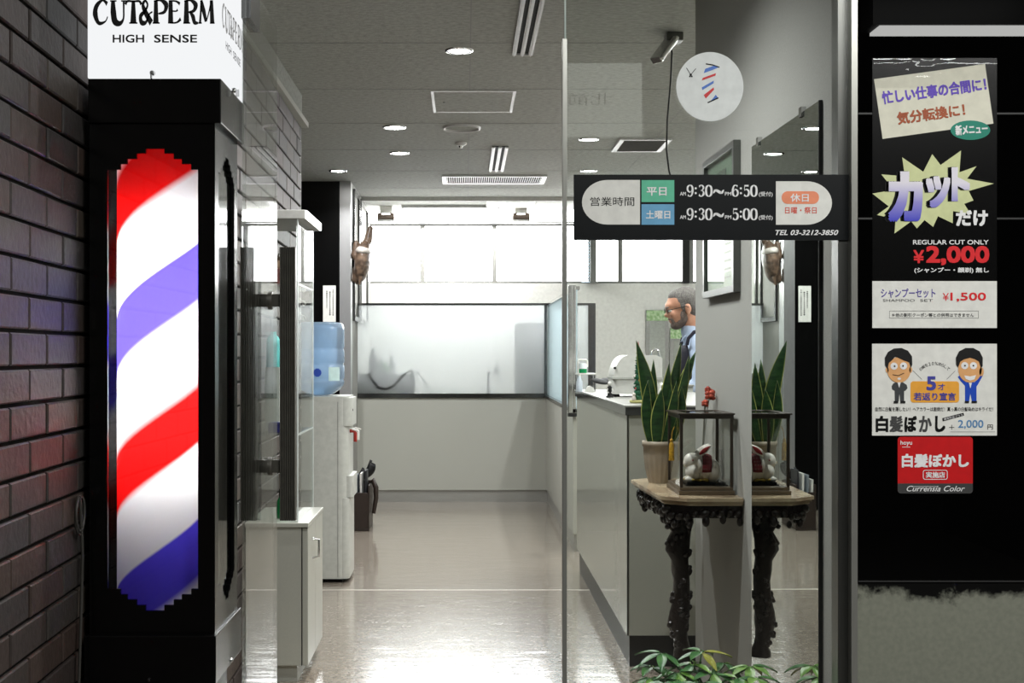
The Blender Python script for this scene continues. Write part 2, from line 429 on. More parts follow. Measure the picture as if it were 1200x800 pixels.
xp0, xp1 = PX(692, YB - .06), PX(699, YB - .06)
b = MB(); b.box(xp0, YB - .06, zw0, xp1, YB, zw1 + .0); struct(b.build('trim_5', M['alu_dark']))
b = MB(); b.box(PX(800, YB - .05), YB - .05, zw0 + .9 * 0, PX(808, YB - .05), YB, H); struct(b.build('trim_6', M['black_matte']))
M['slat'] = pm('blind_slat', C(150, 165, 178), .5)
b = MB(); bx0, bx1 = PX(681.5, YB - .03), PX(692, YB - .03)
for k in range(19):
    z = zw0 + .012 + k * (zw1 - zw0 - .02) / 19
    b.obox(((bx0 + bx1) / 2, YB - .022, z), (bx1 - bx0, .022, .0015), Euler((math.radians(28), 0, 0)))
t = tag(b.build('venetian_blind', M['slat']), 'narrow strip of pale blue-grey slatted blind beside the grey window pier', 'blind')
M['column'] = pm('satin_column', C(196), .34, .75, bump=.03, bscale=60, stretch=(30, 30, .5))
b = MB(); b.box(1.0, YF + .06, 0, 3.1, YF + .1, H); struct(b.build('wall_front_inside', M['white_wall']))
# black end wall, steel column
b = MB(); b.box(-1.4, 9.4, 0, PX(398, 9.4), 9.46, H); struct(b.build('wall_end_black', M['black_paint']))
b = MB(); xa, xb = PX(398, 9.39), PX(411, 9.39); b.box(xa, 9.39, 0, xb, 9.52, H); struct(b.build('trim_7', M['column']))
b = MB(); b.box(xa - .02, 9.53, 0, xb, YB, H); struct(b.build('wall_left_wash', M['wall_grey']))
# shop front on the right: glossy black panel over a stone dado
b = MB(); zs = PZ(680, YF)
b.box(.872, YF, zs, 3.1, YF + .05, HP); struct(b.build('wall_front_right', M['panel_black']))
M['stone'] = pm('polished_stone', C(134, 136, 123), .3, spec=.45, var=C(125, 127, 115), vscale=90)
def blotched():  # black noise blotches mixed into the stone colour, denser towards the top edge
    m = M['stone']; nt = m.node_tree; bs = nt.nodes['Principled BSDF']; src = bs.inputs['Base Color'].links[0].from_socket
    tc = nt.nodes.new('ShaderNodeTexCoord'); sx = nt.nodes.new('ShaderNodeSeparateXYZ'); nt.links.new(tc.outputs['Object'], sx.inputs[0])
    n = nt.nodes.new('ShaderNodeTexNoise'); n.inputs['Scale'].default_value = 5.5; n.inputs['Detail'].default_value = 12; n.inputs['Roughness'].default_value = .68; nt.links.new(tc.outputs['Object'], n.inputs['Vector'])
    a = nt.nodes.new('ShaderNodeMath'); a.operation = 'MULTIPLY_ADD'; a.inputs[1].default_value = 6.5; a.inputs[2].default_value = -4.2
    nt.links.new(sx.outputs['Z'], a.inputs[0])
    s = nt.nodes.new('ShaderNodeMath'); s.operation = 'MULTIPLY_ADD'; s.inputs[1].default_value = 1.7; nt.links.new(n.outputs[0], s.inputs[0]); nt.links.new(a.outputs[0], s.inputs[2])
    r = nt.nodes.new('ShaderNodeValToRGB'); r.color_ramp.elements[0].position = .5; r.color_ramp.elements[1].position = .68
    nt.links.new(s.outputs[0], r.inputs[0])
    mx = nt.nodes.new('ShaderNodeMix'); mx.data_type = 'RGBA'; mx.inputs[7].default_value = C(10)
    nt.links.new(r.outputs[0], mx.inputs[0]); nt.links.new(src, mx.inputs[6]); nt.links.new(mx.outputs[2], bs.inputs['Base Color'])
blotched()
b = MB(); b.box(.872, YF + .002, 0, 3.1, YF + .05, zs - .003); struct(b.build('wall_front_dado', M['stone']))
b = MB()
for yy in (133, 256): b.box(.875, YF - .0006, PZ(yy, YF) - .002, 3.1, YF, PZ(yy, YF) + .002)
b.box(.875, YF - .0015, zs - .003, 3.1, YF + .002, zs); M['groove'] = pm('panel_joint', C(48), .5); struct(b.build('trim_8', M['groove']))
# aluminium jamb between glass and black panel
b = MB(); b.box(PX(982, 2.856), 2.856, 0, PX(998, 2.856), 2.905, 2.12); struct(b.build('trim_9', M['alu_dark']))
b = MB(); b.box(PX(998, 2.83), 2.83, 0, PX(1005, 2.83), 2.86, 2.12); struct(b.build('trim_10', M['alu']))
# fixed glass beside the opening
e = thing('window_1', None, None, (.53, 2.865, 0)); struct(e); e.pop('category', 0)
b = MB(); b.box(PX(663.5, 2.86), 2.86, .0, PX(983, 2.86), 2.868, 2.12); b.build('glass_pane', M['glass'], e)
b = MB(); b.box(PX(659, 2.856), 2.856, 0, PX(664.5, 2.856), 2.872, PZ(45, 2.856)); b.build('edge_strip', M['alu'], e, bevel=.001)
M['glass_edge'] = pm('glass_edge', C(176, 190, 182), .2)
b = MB(); b.box(PX(661.5, 2.859), 2.859, PZ(45, 2.856), PX(663.3, 2.859), 2.869, 2.12); b.build('glass_edge', M['glass_edge'], e)
# open glass door with a pair of ribbed pull handles
dx = -.528; yd0, yd1 = 3.06, 3.56
e = thing('door_1', None, None, (dx, yd0, .01)); struct(e); e.pop('category', 0)
b = MB(); b.box(dx - .005, yd0, .012, dx + .005, yd1, PZ(32, yd1)); b.build('glass_pane', M['glass'], e)
b = MB(); b.box(dx - .012, yd0 + .02, 0, dx + .012, yd0 + .16, .1); b.box(dx - .012, yd0 + .02, PZ(32, yd1) - .1, dx + .012, yd0 + .16, PZ(32, yd1) + .012); b.build('pivot_fitting', M['chrome_dark'], e)
M['handle'] = pm('ribbed_bronze', C(92, 90, 83), .4, .25, var=C(82, 80, 74))
yh = 3.44
for sgn, xa, xb, ya, yb in ((-1, 328.5, 347, 290, 609), (1, 328.5, 347, 290, 609)):
    b = MB(); x0, x1 = PX(xa, yh), PX(xb, yh)
    if sgn < 0: x0, x1 = 2 * dx - x1, 2 * dx - x0
    z0, z1 = PZ(yb, yh), PZ(ya, yh); n = 7; wd = (x1 - x0) / n
    poly = []
    for k in range(n):                                # ribbed profile
        poly += [(x0 + k * wd, yh - .012), (x0 + k * wd + wd * .22, yh - .016), (x0 + k * wd + wd * .78, yh - .016)]
    poly += [(x1, yh - .012)]
    for k in range(n):
        poly += [(x1 - k * wd, yh + .012), (x1 - k * wd - wd * .22, yh + .016), (x1 - k * wd - wd * .78, yh + .016)]
    poly += [(x0, yh + .012)]
    q = []
    for p in poly:
        if not q or (abs(p[0] - q[-1][0]) + abs(p[1] - q[-1][1])) > 1e-6: q.append(p)
    b.prism_z(q, z0, z1); hd = b.build('handle', M['handle'], e)
b = MB()
for yy in (352, 546):
    z = PZ(yy, yh); b.box(2 * dx - PX(329, yh), yh - .008, z - .017, PX(329, yh), yh + .008, z + .017)
    b.lathe([(.016, -.011), (.025, -.011), (.025, .011), (.016, .011)], (dx, yh, z), 16, 'x')
b.build('handle_bracket', M['handle'], e, bevel=.001)
# ------------------------------------------------------------------ barber pole
def stripe_mat():
    m = bpy.data.materials.new('barber_stripes'); m.use_nodes = True; nt = m.node_tree; nt.nodes.clear()
    L = nt.links.new
    def math_(op, a, b=None, c=None):
        n = nt.nodes.new('ShaderNodeMath'); n.operation = op
        for i, v in enumerate((a, b, c)):
            if v is None: continue
            if isinstance(v, (int, float)): n.inputs[i].default_value = v
            else: L(v, n.inputs[i])
        return n.outputs[0]
    tc = nt.nodes.new('ShaderNodeTexCoord'); s = nt.nodes.new('ShaderNodeSeparateXYZ'); L(tc.outputs['Object'], s.inputs[0])
    a = math_('ARCTAN2', s.outputs[0], math_('MULTIPLY', s.outputs[1], -1))     # 0 towards the passage
    z = math_('MULTIPLY_ADD', s.outputs[2], -1 / STR_P, (1.355 - STR_Z0) / STR_P)
    t = math_('ADD', z, math_('MULTIPLY', math_('SUBTRACT', a, .227), STR_K / STR_P / (2 * PI)))
    f = math_('FRACT', math_('ADD', t, 10))
    r = nt.nodes.new('ShaderNodeValToRGB'); e = r.color_ramp.elements
    W = (.93, .95, .96, 1); B = (.085, .06, .74, 1); R = (.86, .006, .006, 1)
    e[0].position = 0; e[0].color = W; e[1].position = 1; e[1].color = W
    for p, c in ((.012, B), (.205, B), (.245, W), (.46, W), (.535, R), (.722, R), (.752, W), (.93, W)): e.new(p).color = c
    L(f, r.inputs[0])
    tl = nt.nodes.new('ShaderNodeBsdfTranslucent'); df = nt.nodes.new('ShaderNodeBsdfDiffuse'); mx = nt.nodes.new('ShaderNodeMixShader'); mx.inputs[0].default_value = .25
    gl = nt.nodes.new('ShaderNodeBsdfGlossy'); gl.inputs['Roughness'].default_value = .15
    L(r.outputs[0], tl.inputs[0]); L(r.outputs[0], df.inputs[0]); L(tl.outputs[0], mx.inputs[1]); L(df.outputs[0], mx.inputs[2])
    m2 = nt.nodes.new('ShaderNodeMixShader'); m2.inputs[0].default_value = .03
    L(mx.outputs[0], m2.inputs[1]); L(gl.outputs[0], m2.inputs[2])
    o = nt.nodes.new('ShaderNodeOutputMaterial'); L(m2.outputs[0], o.inputs[0]); return m
pcx, pcy, pr = -.688, 2.96, .113
STR_P, STR_K, STR_Z0 = .623, .50, 0.0
M['mirror_dull'] = pm('dull_mirror', C(190), .06, 1)
e = thing('barber_pole', 'tall black barber pole with red, white and blue stripes and a lit sign on top', 'barber pole', (pcx, pcy, 0))
yb0, yb1 = 2.823, 3.098; xb0, xb1 = PX(105, yb0), PX(252, yb0); zb0, zb1 = PZ(745, yb0), PZ(144, yb0)
stx = [126, 130, 141, 149, 160, 170.5, 192.5, 203.5, 213, 224, 232]
top = [198.5, 198.5, 192, 186, 179.5, 174, 179.5, 186, 192, 198.5]
bot = [690, 690, 696.5, 702.5, 709, 715.5, 709, 702.5, 696.5, 690]
wcx = PX(179, yb0)
strips = [(PX(stx[i], yb0) - wcx, PX(stx[i + 1], yb0) - wcx, PZ(bot[i], yb0), PZ(top[i], yb0)) for i in range(10)]
def pierced(mb, place, half0, half1, z0, z1, th):          # a wall panel with the stepped window cut out; place maps (u, depth, z)
    def bx(u0, u1, za, zb):
        vs = [place(u, t, z) for z in (za, zb) for (u, t) in ((u0, 0), (u1, 0), (u1, th), (u0, th))]
        mb.add(vs, [(0, 3, 2, 1), (4, 5, 6, 7), (0, 1, 5, 4), (1, 2, 6, 5), (2, 3, 7, 6), (3, 0, 4, 7)], False)
    bx(half0, strips[0][0], z0, z1); bx(strips[-1][1], half1, z0, z1)
    for u0, u1, a, b_ in strips: bx(u0, u1, z0, a); bx(u0, u1, b_, z1)
b = MB()
pierced(b, lambda u, t, z: (wcx + u, yb0 + t, z), xb0 - wcx, xb1 - wcx, zb0, zb1, .008)
ym = (yb0 + yb1) / 2
pierced(b, lambda u, t, z: (xb1 - t, ym + u, z), yb0 + .008 - ym, yb1 - ym, zb0, zb1, .008)
b.box(xb0, yb0 + .008, zb0, xb0 + .006, yb1, zb1)
b.box(xb0 + .008, yb1 - .008, zb0, xb1 - .008, yb1, zb1)
b.build('housing', M['black_paint'], e)
b = MB(); b.box(PX(103, 2.815), 2.815, PZ(144, 2.815), PX(259, 2.815), 3.108, PZ(92, 2.815)); b.build('top_collar', M['black_paint'], e, bevel=.002)
b = MB(); b.box(PX(98, 2.80), 2.80, .43, PX(253, 2.80), 3.12, PZ(745, 2.80)); b.build('bottom_collar', M['black_paint'], e, bevel=.002)
b = MB(); b.box(PX(106, 2.86), 2.86, 0, -.575, 3.09, .43); b.build('pedestal', M['black_paint'], e)
b = MB(); b.lathe([(pr, zb0 + .0), (pr, zb1)], (pcx, pcy, 0), 64, cap=False); cy = b.build('striped_cylinder', stripe_mat(), e)
M['tube'] = emit('pole_lamp', (1, .99, .97, 1), 20)
b = MB(); b.lathe([(.018, zb0 + .37), (.018, zb1 - .22)], (pcx, pcy, 0), 16); b.build('lamp_tube', M['tube'], e)
b = MB(); b.box(xb1 - .012, yb0 + .02, zb0 + .03, xb1 - .009, yb1 - .02, zb1 - .03); b.build('side_mirror', M['mirror_dull'], e)
b = MB(); b.box(xb0 + .007, yb0 + .012, zb0 + .03, xb0 + .010, yb1 - .012, zb1 - .03); b.build('side_mirror', M['mirror_dull'], e)
b = MB(); b.box(xb0 + .014, yb0 + .009, zb0 + .03, xb1 - .014, yb0 + .012, zb1 - .03); b.build('front_pane', M['glass'], e)
# lit sign box
M['sign_lit'] = emit('sign_lit', (.97, .985, 1, 1), .5)
ys = 2.82; xs0, xs1 = PX(102.5, ys), PX(258.5, ys); zs0, zs1 = PZ(92, ys), PZ(-75, ys)
b = MB(); b.box(xs0, ys, zs0 + .001, xs1, 3.106, zs1); sb = b.build('sign_box', M['sign_lit'], e, bevel=.002)
# hand-cut letters CUT&PERM: strokes with a thick stem and flared ends, in a box 0..1 wide by 0..1 high
KW = 1.35
def stroke(mb, pts, ws, mp):
    ws = [q * KW for q in ws]; L = []; R = []
    # smooth the centre line
    P2 = []
    for i in range(len(pts) - 1):
        p0 = pts[max(i - 1, 0)]; p1 = pts[i]; p2 = pts[i + 1]; p3 = pts[min(i + 2, len(pts) - 1)]
        for k in range(6):
            t = k / 6; c = []
            for a in range(2):
                c.append(.5 * (2 * p1[a] + (p2[a] - p0[a]) * t + (2 * p0[a] - 5 * p1[a] + 4 * p2[a] - p3[a]) * t * t + (3 * p1[a] - p0[a] - 3 * p2[a] + p3[a]) * t ** 3))
            P2.append((c[0], c[1], ws[i] + (ws[i + 1] - ws[i]) * t))
    P2.append((pts[-1][0], pts[-1][1], ws[-1]))
    for i, p in enumerate(P2):
        a = P2[max(i - 1, 0)]; c = P2[min(i + 1, len(P2) - 1)]
        dx, dy = (c[0] - a[0]), (c[1] - a[1]); l = math.hypot(dx, dy) or 1
        L.append((p[0] - dy / l * p[2] / 2, p[1] + dx / l * p[2] / 2)); R.append((p[0] + dy / l * p[2] / 2, p[1] - dx / l * p[2] / 2))
    for i in range(len(P2) - 1): mb.add([mp(*q) for q in (L[i], L[i + 1], R[i + 1], R[i])], [(0, 1, 2, 3)], False)
GL = {
 'C': [([(.95, .84), (.62, 1.0), (.2, .75), (.1, .4), (.35, .02), (.8, .08), (.98, .3)], [.16, .07, .2, .27, .14, .06, .05])],
 'U': [([(.18, 1.0), (.2, .5), (.3, .1), (.6, .0), (.82, .2), (.84, .6), (.84, 1.0)], [.16, .26, .26, .16, .08, .08, .1]), ([(.0, .97), (.4, .97)], [.05, .05]), ([(.68, .97), (1, .97)], [.05, .05])],
 'T': [([(.5, 1.0), (.5, .6), (.5, .0)], [.14, .2, .28]), ([(.02, .82), (.15, .96), (.5, .95), (.85, .96), (.98, .82)], [.12, .08, .06, .08, .12]), ([(.25, .02), (.75, .02)], [.05, .05])],
 '&': [([(.98, .5), (.75, .4), (.5, .05), (.18, .05), (.12, .32), (.45, .55), (.62, .8), (.45, .98), (.28, .8), (.45, .5), (.9, .02)], [.06, .06, .12, .2, .18, .1, .1, .08, .16, .22, .24])],
 'P': [([(.24, 1.0), (.24, .5), (.24, .0)], [.18, .22, .28]), ([(.1, .95), (.55, 1.0), (.92, .8), (.8, .5), (.4, .42)], [.05, .08, .24, .12, .05]), ([(.02, .02), (.5, .02)], [.05, .05])],
 'E': [([(.24, 1.0), (.24, .5), (.24, .0)], [.2, .24, .28]), ([(.1, .97), (.6, .96), (.9, .84)], [.05, .06, .12]), ([(.3, .54), (.62, .53), (.74, .6)], [.05, .05, .1]), ([(.1, .03), (.65, .04), (.96, .2)], [.05, .06, .13])],
 'R': [([(.24, 1.0), (.24, .5), (.24, .0)], [.18, .22, .28]), ([(.1, .95), (.5, 1.0), (.82, .8), (.7, .55), (.36, .48)], [.05, .08, .22, .12, .05]), ([(.45, .5), (.65, .3), (.76, .05), (1.0, .02)], [.06, .18, .16, .05]), ([(.04, .02), (.48, .02)], [.05, .05])],
 'M': [([(.16, 1.0), (.13, .5), (.08, .0)], [.09, .09, .12]), ([(.16, 1.0), (.32, .55), (.48, .08)], [.12, .19, .12]), ([(.5, .08), (.68, .5), (.84, 1.0)], [.05, .06, .08]), ([(.84, 1.0), (.87, .5), (.9, .0)], [.16, .19, .22]), ([(-.02, .02), (.2, .02)], [.05, .05]), ([(.74, .02), (1.06, .02)], [.05, .05])],
}
boxes = [('C', 110, 126.5), ('U', 129, 148), ('T', 146.5, 166), ('&', 163, 179), ('P', 178.5, 196), ('E', 196, 212.5), ('R', 214, 232.5), ('M', 233, 250.5)]
M['sign_ink'] = pm('sign_ink', C(40), .6)
b = MB()
for ch, x0, x1 in boxes:
    for pts, ws in GL[ch]:
        stroke(b, pts, ws, lambda u, v, x0=x0, x1=x1: (PX(x0 + u * (x1 - x0), ys - .0012), ys - .0012, PZ(27.5 - v * 27.2, ys - .0012)))
n0 = len(b.v)
KW = 1.0
tbox(b, 'HIGH', 132, 40.5, 169, 50, ys - .0012, bold=.035); tbox(b, 'SENSE', 180.5, 40.5, 231, 50, ys - .0012, bold=.035)
b.build('lettering', M['sign_ink'], e)
KW = 1.3
b = MB(); xq = xs1 + .0012
sc = (3.106 - ys) / 156.0
for ch, x0, x1 in boxes:
    for pts, ws in GL[ch]:
        stroke(b, pts, ws, lambda u, v, x0=x0, x1=x1: (xq, ys + (x0 + u * (x1 - x0) - 102.5) * sc, PZ(27.5 - v * 27.2, ys)))
tmp = MB(); tbox(tmp, 'HIGH', 132, 40.5, 169, 50, ys, bold=.008); tbox(tmp, 'SENSE', 180.5, 40.5, 231, 50, ys, bold=.008)
b.add([(xq, ys + (p.x - xs0), p.z) for p in tmp.v], tmp.f, False)
M['sign_ink_pale'] = pm('sign_ink_pale', C(112), .6)
b.build('side_lettering', M['sign_ink_pale'], e); KW = 1.0
# locks and screws
def lock(name, c, ax):
    b = MB(); b.lathe([(.006, 0), (.006, .006), (.004, .009)], (0, 0, 0), 14, 'y'); b.box(-.0014, -.016, -.014, .0014, -.008, .002)
    M4 = Matrix.Translation(c) @ (Matrix.Rotation(PI / 2, 4, 'Z') if ax == 'x' else Matrix.Identity(4))
    b.xf(M4); return b.build(name, M['chrome'], e)
lock('lock', P(179, 86, ys), 'y'); lock('lock', Vector((xs1, 2.96, PZ(106, 2.96))), 'x')
b = MB(); b.lathe([(.005, 0), (.005, .002), (.003, .004)], P(174, 796, 2.80), 12, 'y'); b.build('screw', M['chrome_dark'], e)
b = MB(); b.lathe([(.0055, 0), (.0055, .002), (.003, .005)], (PX(253, 2.80), 2.98, PZ(773, 2.98)), 12, 'x'); b.build('screw', M['chrome'], e)
# coiled cable on the brick wall beside the pole
M['cable'] = pm('grey_cable', C(62, 60, 56), .5)
b = MB(); cxx = -.846; yc = 2.76
pts = []
for k in range(46):
    a = k / 45 * 2 * PI * 2.3; r = .026 - .004 * math.sin(a * .7)
    pts.append((cxx + .012 + .006 * k / 45, yc + .10 * 0 + r * math.cos(a) * 1.1, PZ(607, 2.72) + r * math.sin(a) * 1.5))
b.tube(pts, .0032, 8)
b.tube([pts[-1], (cxx + .012, yc + .03, .72), (cxx + .013, yc + .02, .62), (cxx + .012, yc + .0, .40)], .0035, 8)
tag(b.build('cable', M['cable']), 'small coil of grey cable hanging on the dark brick wall left of the barber pole', 'cable')
# ------------------------------------------------------------------ ceiling fittings
M['lamp_on'] = emit('lamp_on', (1, .99, .96, 1), 30)
M['trim_white'] = pm('trim_white', C(196), .4)
def downlight(px, py, r, label):
    d = (H - EYE) * F / (VY - py); c = P(px, py, d)
    e = thing('downlight', label, 'ceiling light', (c.x, c.y, H), 'recessed downlights')
    b = MB(); b.lathe([(r * .8, -.001), (r * .86, -.006), (r * 1.12, -.005), (r * 1.16, 0)], (c.x, c.y, H), 28, cap=False); b.build('trim_ring', M['chrome'], e)
    b = MB(); b.lathe([(0.0005, -.004), (r * .82, -.003)], (c.x, c.y, H), 28, cap=False); b.build('lens', M['lamp_on'], e)
    l = bpy.data.lights.new('downlight_beam', 'SPOT'); l.energy = L_DOWN; l.spot_size = math.radians(150); l.spot_blend = 1; l.shadow_soft_size = .015
    o = bpy.data.objects.new('downlight_beam', l); COL.objects.link(o); o.parent = e; o.location = (0, 0, -.025)
downlight(538, 59, .052, 'large round recessed downlight nearest the entrance, left of the slot vent')
downlight(462, 149, .058, 'round recessed downlight left of the ring-shaped ceiling fitting')
downlight(468, 179, .055, 'round recessed downlight behind the one beside the ceiling ring')
downlight(396, 200, .055, 'round recessed downlight above the black end wall')
downlight(690, 163, .052, 'round recessed downlight beside the square ceiling grille')
downlight(690, 200, .05, 'round recessed downlight just above the opening-hours board')
def downlight_at(x, y, label):
    d = y; downlight(VX + x / d * F, VY - (H - EYE) / d * F, .052, label)
downlight_at(.12, 3.5, 'round recessed downlight just inside the glass in front of the mirror')
downlight_at(-.12, 4.3, 'round recessed downlight just inside the doorway')
def slot_vent(x0, x1, xt0, xt1, y_near, y_far, label):
    dn = (H - EYE) * F / (VY - y_near); df = (H - EYE) * F / (VY - y_far)
    xa, xb = PX(xt0, df), PX(xt1, df)
    e = thing('slot_vent', label, 'air vent', ((xa + xb) / 2, df, H), 'slot vents'); wd = xb - xa
    b = MB(); b.box(xa, dn, H - .004, xb, df, H); b.build('backing', M['dark_void'], e)
    b = MB()
    for k in range(3):
        c = xa + wd * (.1 + k * .4); b.box(c - wd * .1, dn, H - .012, c + wd * .1, df, H - .003)
        b.box(c - wd * .02, dn, H - .016, c + wd * .02, df, H - .012)
    b.box(xa, df - .008, H - .012, xb, df, H); b.build('blades', M['trim_white'], e)
slot_vent(0, 0, 600, 624, -60, 62, 'long two-slot ceiling vent near the entrance')
slot_vent(0, 0, 573, 590, 171, 199, 'short two-slot ceiling vent deeper in the shop')
M['fin_grey'] = pm('fin_grey', C(104), .5)
def grille(x0, x1, yb, yt, n, label, along):
    d0 = (H - EYE) * F / (VY - yt); d1 = (H - EYE) * F / (VY - yb)
    xa, xb = PX(x0, d1), PX(x1, d1)
    e = thing('air_grille', label, 'air vent', ((xa + xb) / 2, (d0 + d1) / 2, H))
    b = MB(); t = .03
    b.box(xa, d0, H - .012, xb, d0 + t, H); b.box(xa, d1 - t, H - .012, xb, d1, H); b.box(xa, d0 + t, H - .012, xa + t, d1 - t, H); b.box(xb - t, d0 + t, H - .012, xb, d1 - t, H)
    b.build('frame', M['trim_white'], e)
    b = MB(); b.box(xa + t, d0 + t, H - .003, xb - t, d1 - t, H); b.build('backing', M['dark_void'], e)
    b = MB()
    for k in range(n):
        if along == 'y':
            x = xa + t + (k + .5) * (xb - xa - 2 * t) / n; b.obox((x, (d0 + d1) / 2, H - .008), (.003, d1 - d0 - 2 * t, .012), Euler((0, .25, 0)))
        else:
            y = d0 + t + (k + .5) * (d1 - d0 - 2 * t) / n; b.obox(((xa + xb) / 2, y, H - .008), (xb - xa - 2 * t, .004, .012), Euler((.5, 0, 0)))
    b.build('fins', M['trim_white'] if along == 'y' else M['fin_grey'], e)
grille(519, 637, 214, 205, 44, 'long narrow ceiling grille with many fins in front of the window band', 'y')
grille(716, 774, 176, 161.5, 22, 'square ceiling grille above the opening-hours board', 'x')
# access hatch, ring fitting, smoke detector, edge light
def ceil_rect(xa, xb, ya, yb): return xa, xb, ya, yb
d0 = (H - EYE) * F / (VY - 106); d1 = (H - EYE) * F / (VY - 131); xa, xb = PX(508, d1), PX(600, d1)
e = thing('ceiling_hatch', 'flush rectangular ceiling access hatch with a thin pale frame', 'hatch', ((xa + xb) / 2, (d0 + d1) / 2, H))
b = MB(); t = .014
b.box(xa, d0, H - .004, xb, d0 + t, H); b.box(xa, d1 - t, H - .004, xb, d1, H); b.box(xa, d0 + t, H - .004, xa + t, d1 - t, H); b.box(xb - t, d0 + t, H - .004, xb, d1 - t, H)
b.build('frame', M['trim_white'], e)
b = MB(); b.box(xa + t, d0 + t, H - .0025, xb - t, d1 - t, H); b.build('door', M['ceil'], e)
b = MB(); b.lathe([(.006, 0), (.006, -.002)], (xa + .06, (d0 + d1) / 2, H - .0025), 12); b.build('latch', M['dark_void'], e)
d = (H - EYE) * F / (VY - 149); c = P(541, 149, d)
e = thing('ring_fitting', 'round ceiling fitting with a pale raised rim beside the downlights', 'ceiling fitting', (c.x, c.y, H))
b = MB(); b.lathe([(.094, 0), (.096, -.012), (.103, -.014), (.106, 0)], (c.x, c.y, H), 40, cap=False); b.build('rim', M['trim_white'], e)
b = MB(); b.lathe([(.0005, -.003), (.095, -.002)], (c.x, c.y, H), 40, cap=False); b.build('cover', M['ceil'], e)
d = (H - EYE) * F / (VY - 167); c = P(540, 167, d)
e = thing('smoke_detector', 'tiny white smoke detector on the ceiling behind the round fitting', 'detector', (c.x, c.y, H))
b = MB(); b.lathe([(.035, 0), (.035, -.01), (.02, -.02)], (c.x, c.y, H), 20); b.build('base', M['trim_white'], e)
b = MB(); b.lathe([(.014, -.02), (.011, -.03), (.0005, -.033)], (c.x, c.y, H), 16, cap=False); b.build('sensor', M['chrome'], e)
# ceiling air conditioner cassette in front of the windows
x0, x1 = PX(570, 10.8), PX(625, 10.8)
e = thing('ceiling_cassette', 'white square ceiling cassette panel close to the window band', 'air conditioner', ((x0 + x1) / 2, 10.85, H))
b = MB(); b.box(x0, 10.5, H - .02, x1, 11.05, H); b.build('panel', M['white_plastic'], e, bevel=.004)
b = MB(); b.box(x0 + .05, 10.52, H - .022, x1 - .05, 10.55, H - .02); b.build('slot', M['dark_void'], e)
M['brown_fix'] = pm('brown_fixture', C(112, 98, 88), .5)
for px, lab in ((452.5, 'small brown and grey fixture above the leftmost window'), (610.5, 'small brown and grey fixture above the third window')):
    d = 11.0; x0, x1 = PX(px - 10, d), PX(px + 10, d)
    e = thing('window_fixture', lab, 'fixture', ((x0 + x1) / 2, d, H), 'fixtures above the windows')
    b = MB(); b.box(x0 + .02, d - .03, PZ(250, d), x1 - .02, d + .03, H); b.build('bracket', M['white_plastic'], e)
    b = MB(); 
    for k in (-1, 1): b.tube([((x0 + x1) / 2 + k * .035, d - .045, PZ(251.5, d)), ((x0 + x1) / 2 + k * .07, d - .045, PZ(251.5, d))], .012, 10)
    b.tube([(x0, d - .04, PZ(255, d)), (x1, d - .04, PZ(255, d))], .022, 12); b.build('body', M['brown_fix'], e)
    b = MB(); b.box(x0, d - .06, PZ(260, d), x1, d - .02, PZ(258, d)); b.build('lip', M['trim_white'], e)
# small luminaire with hanging cable on the right
d = 5.08; a = P(790, 42, d)
e = thing('ceiling_luminaire', 'short silver fluorescent fitting on the ceiling with a black cable hanging from it', 'ceiling light', (a.x, a.y, H))
q0, q1 = P(787, 46, 5.06), P(769, 71, 5.0)
b = MB(); b.box(a.x - .035, a.y - .04, PZ(50, d), a.x + .03, a.y + .04, H); b.build('mount', M['alu_dark'], e, bevel=.003)
b = MB(); dr = (q1 - q0); b.obox((q0 + q1) / 2, (.05, .03, dr.length), dr.to_track_quat('Z', 'Y').to_matrix()); b.build('reflector', M['chrome'], e, bevel=.004)
b = MB(); b.tube([q0 + Vector((.018, -.03, .0)), q1 + Vector((.018, -.03, 0))], .008, 10); b.build('tube', M['white_plastic'], e)
b = MB(); b.tube([P(785, 48, 5.03), P(787.5, 62, 5.03), P(786, 95, 5.04), P(782, 140, 5.05), P(781, 175, 5.05), P(784, 200, 5.05), P(790, 222, 5.05)], .0035, 8); b.build('cable', M['black_matte'], e)
# ------------------------------------------------------------------ cabinet, showcase, water dispenser
kx = -.55; y0, y1 = 4.48, 4.94; zt = .56
e = thing('shoe_cabinet', 'low grey-white cabinet against the brick wall with its doors facing the aisle', 'cabinet', (-.67, 4.71, 0))
M['cab'] = pm('cabinet_laminate', C(172, 173, 163), .28, spec=.45, var=C(168, 169, 159), vscale=250)
b = MB(); b.box(-.768, y0, .06, kx - .022, y1, zt - .015); b.build('body', M['cab'], e, bevel=.0015)
b = MB(); b.box(-.77, y0 - .006, zt - .015, kx + .002, y1 + .004, zt); b.build('top', M['cab'], e, bevel=.0015)
b = MB(); b.box(kx - .020, y0 + .002, .06, kx, (y0 + y1) / 2 - .002, zt - .018); b.build('door', M['cab'], e, bevel=.0015)
b = MB(); b.box(kx - .020, (y0 + y1) / 2 + .002, .06, kx, y1 - .002, zt - .018); dd = b.build('door', M['cab'], e, bevel=.0015)
z = PZ(640, 4.66); b = MB(); b.tube([(kx, 4.62, z + .035), (kx + .022, 4.62, z + .03), (kx + .022, 4.62, z - .03), (kx, 4.62, z - .035)], .0045, 10); b.build('handle', M['chrome'], dd)
b = MB(); b.box(-.766, y0 + .02, 0, kx - .04, y1 - .01, .06); b.build('plinth', M['lam_grey'], e)
b = MB(); b.box(kx - .0225, y0 - .001, .06, kx - .0205, y0 + .004, zt - .016); b.build('edge_gap', M['dark_void'], e)
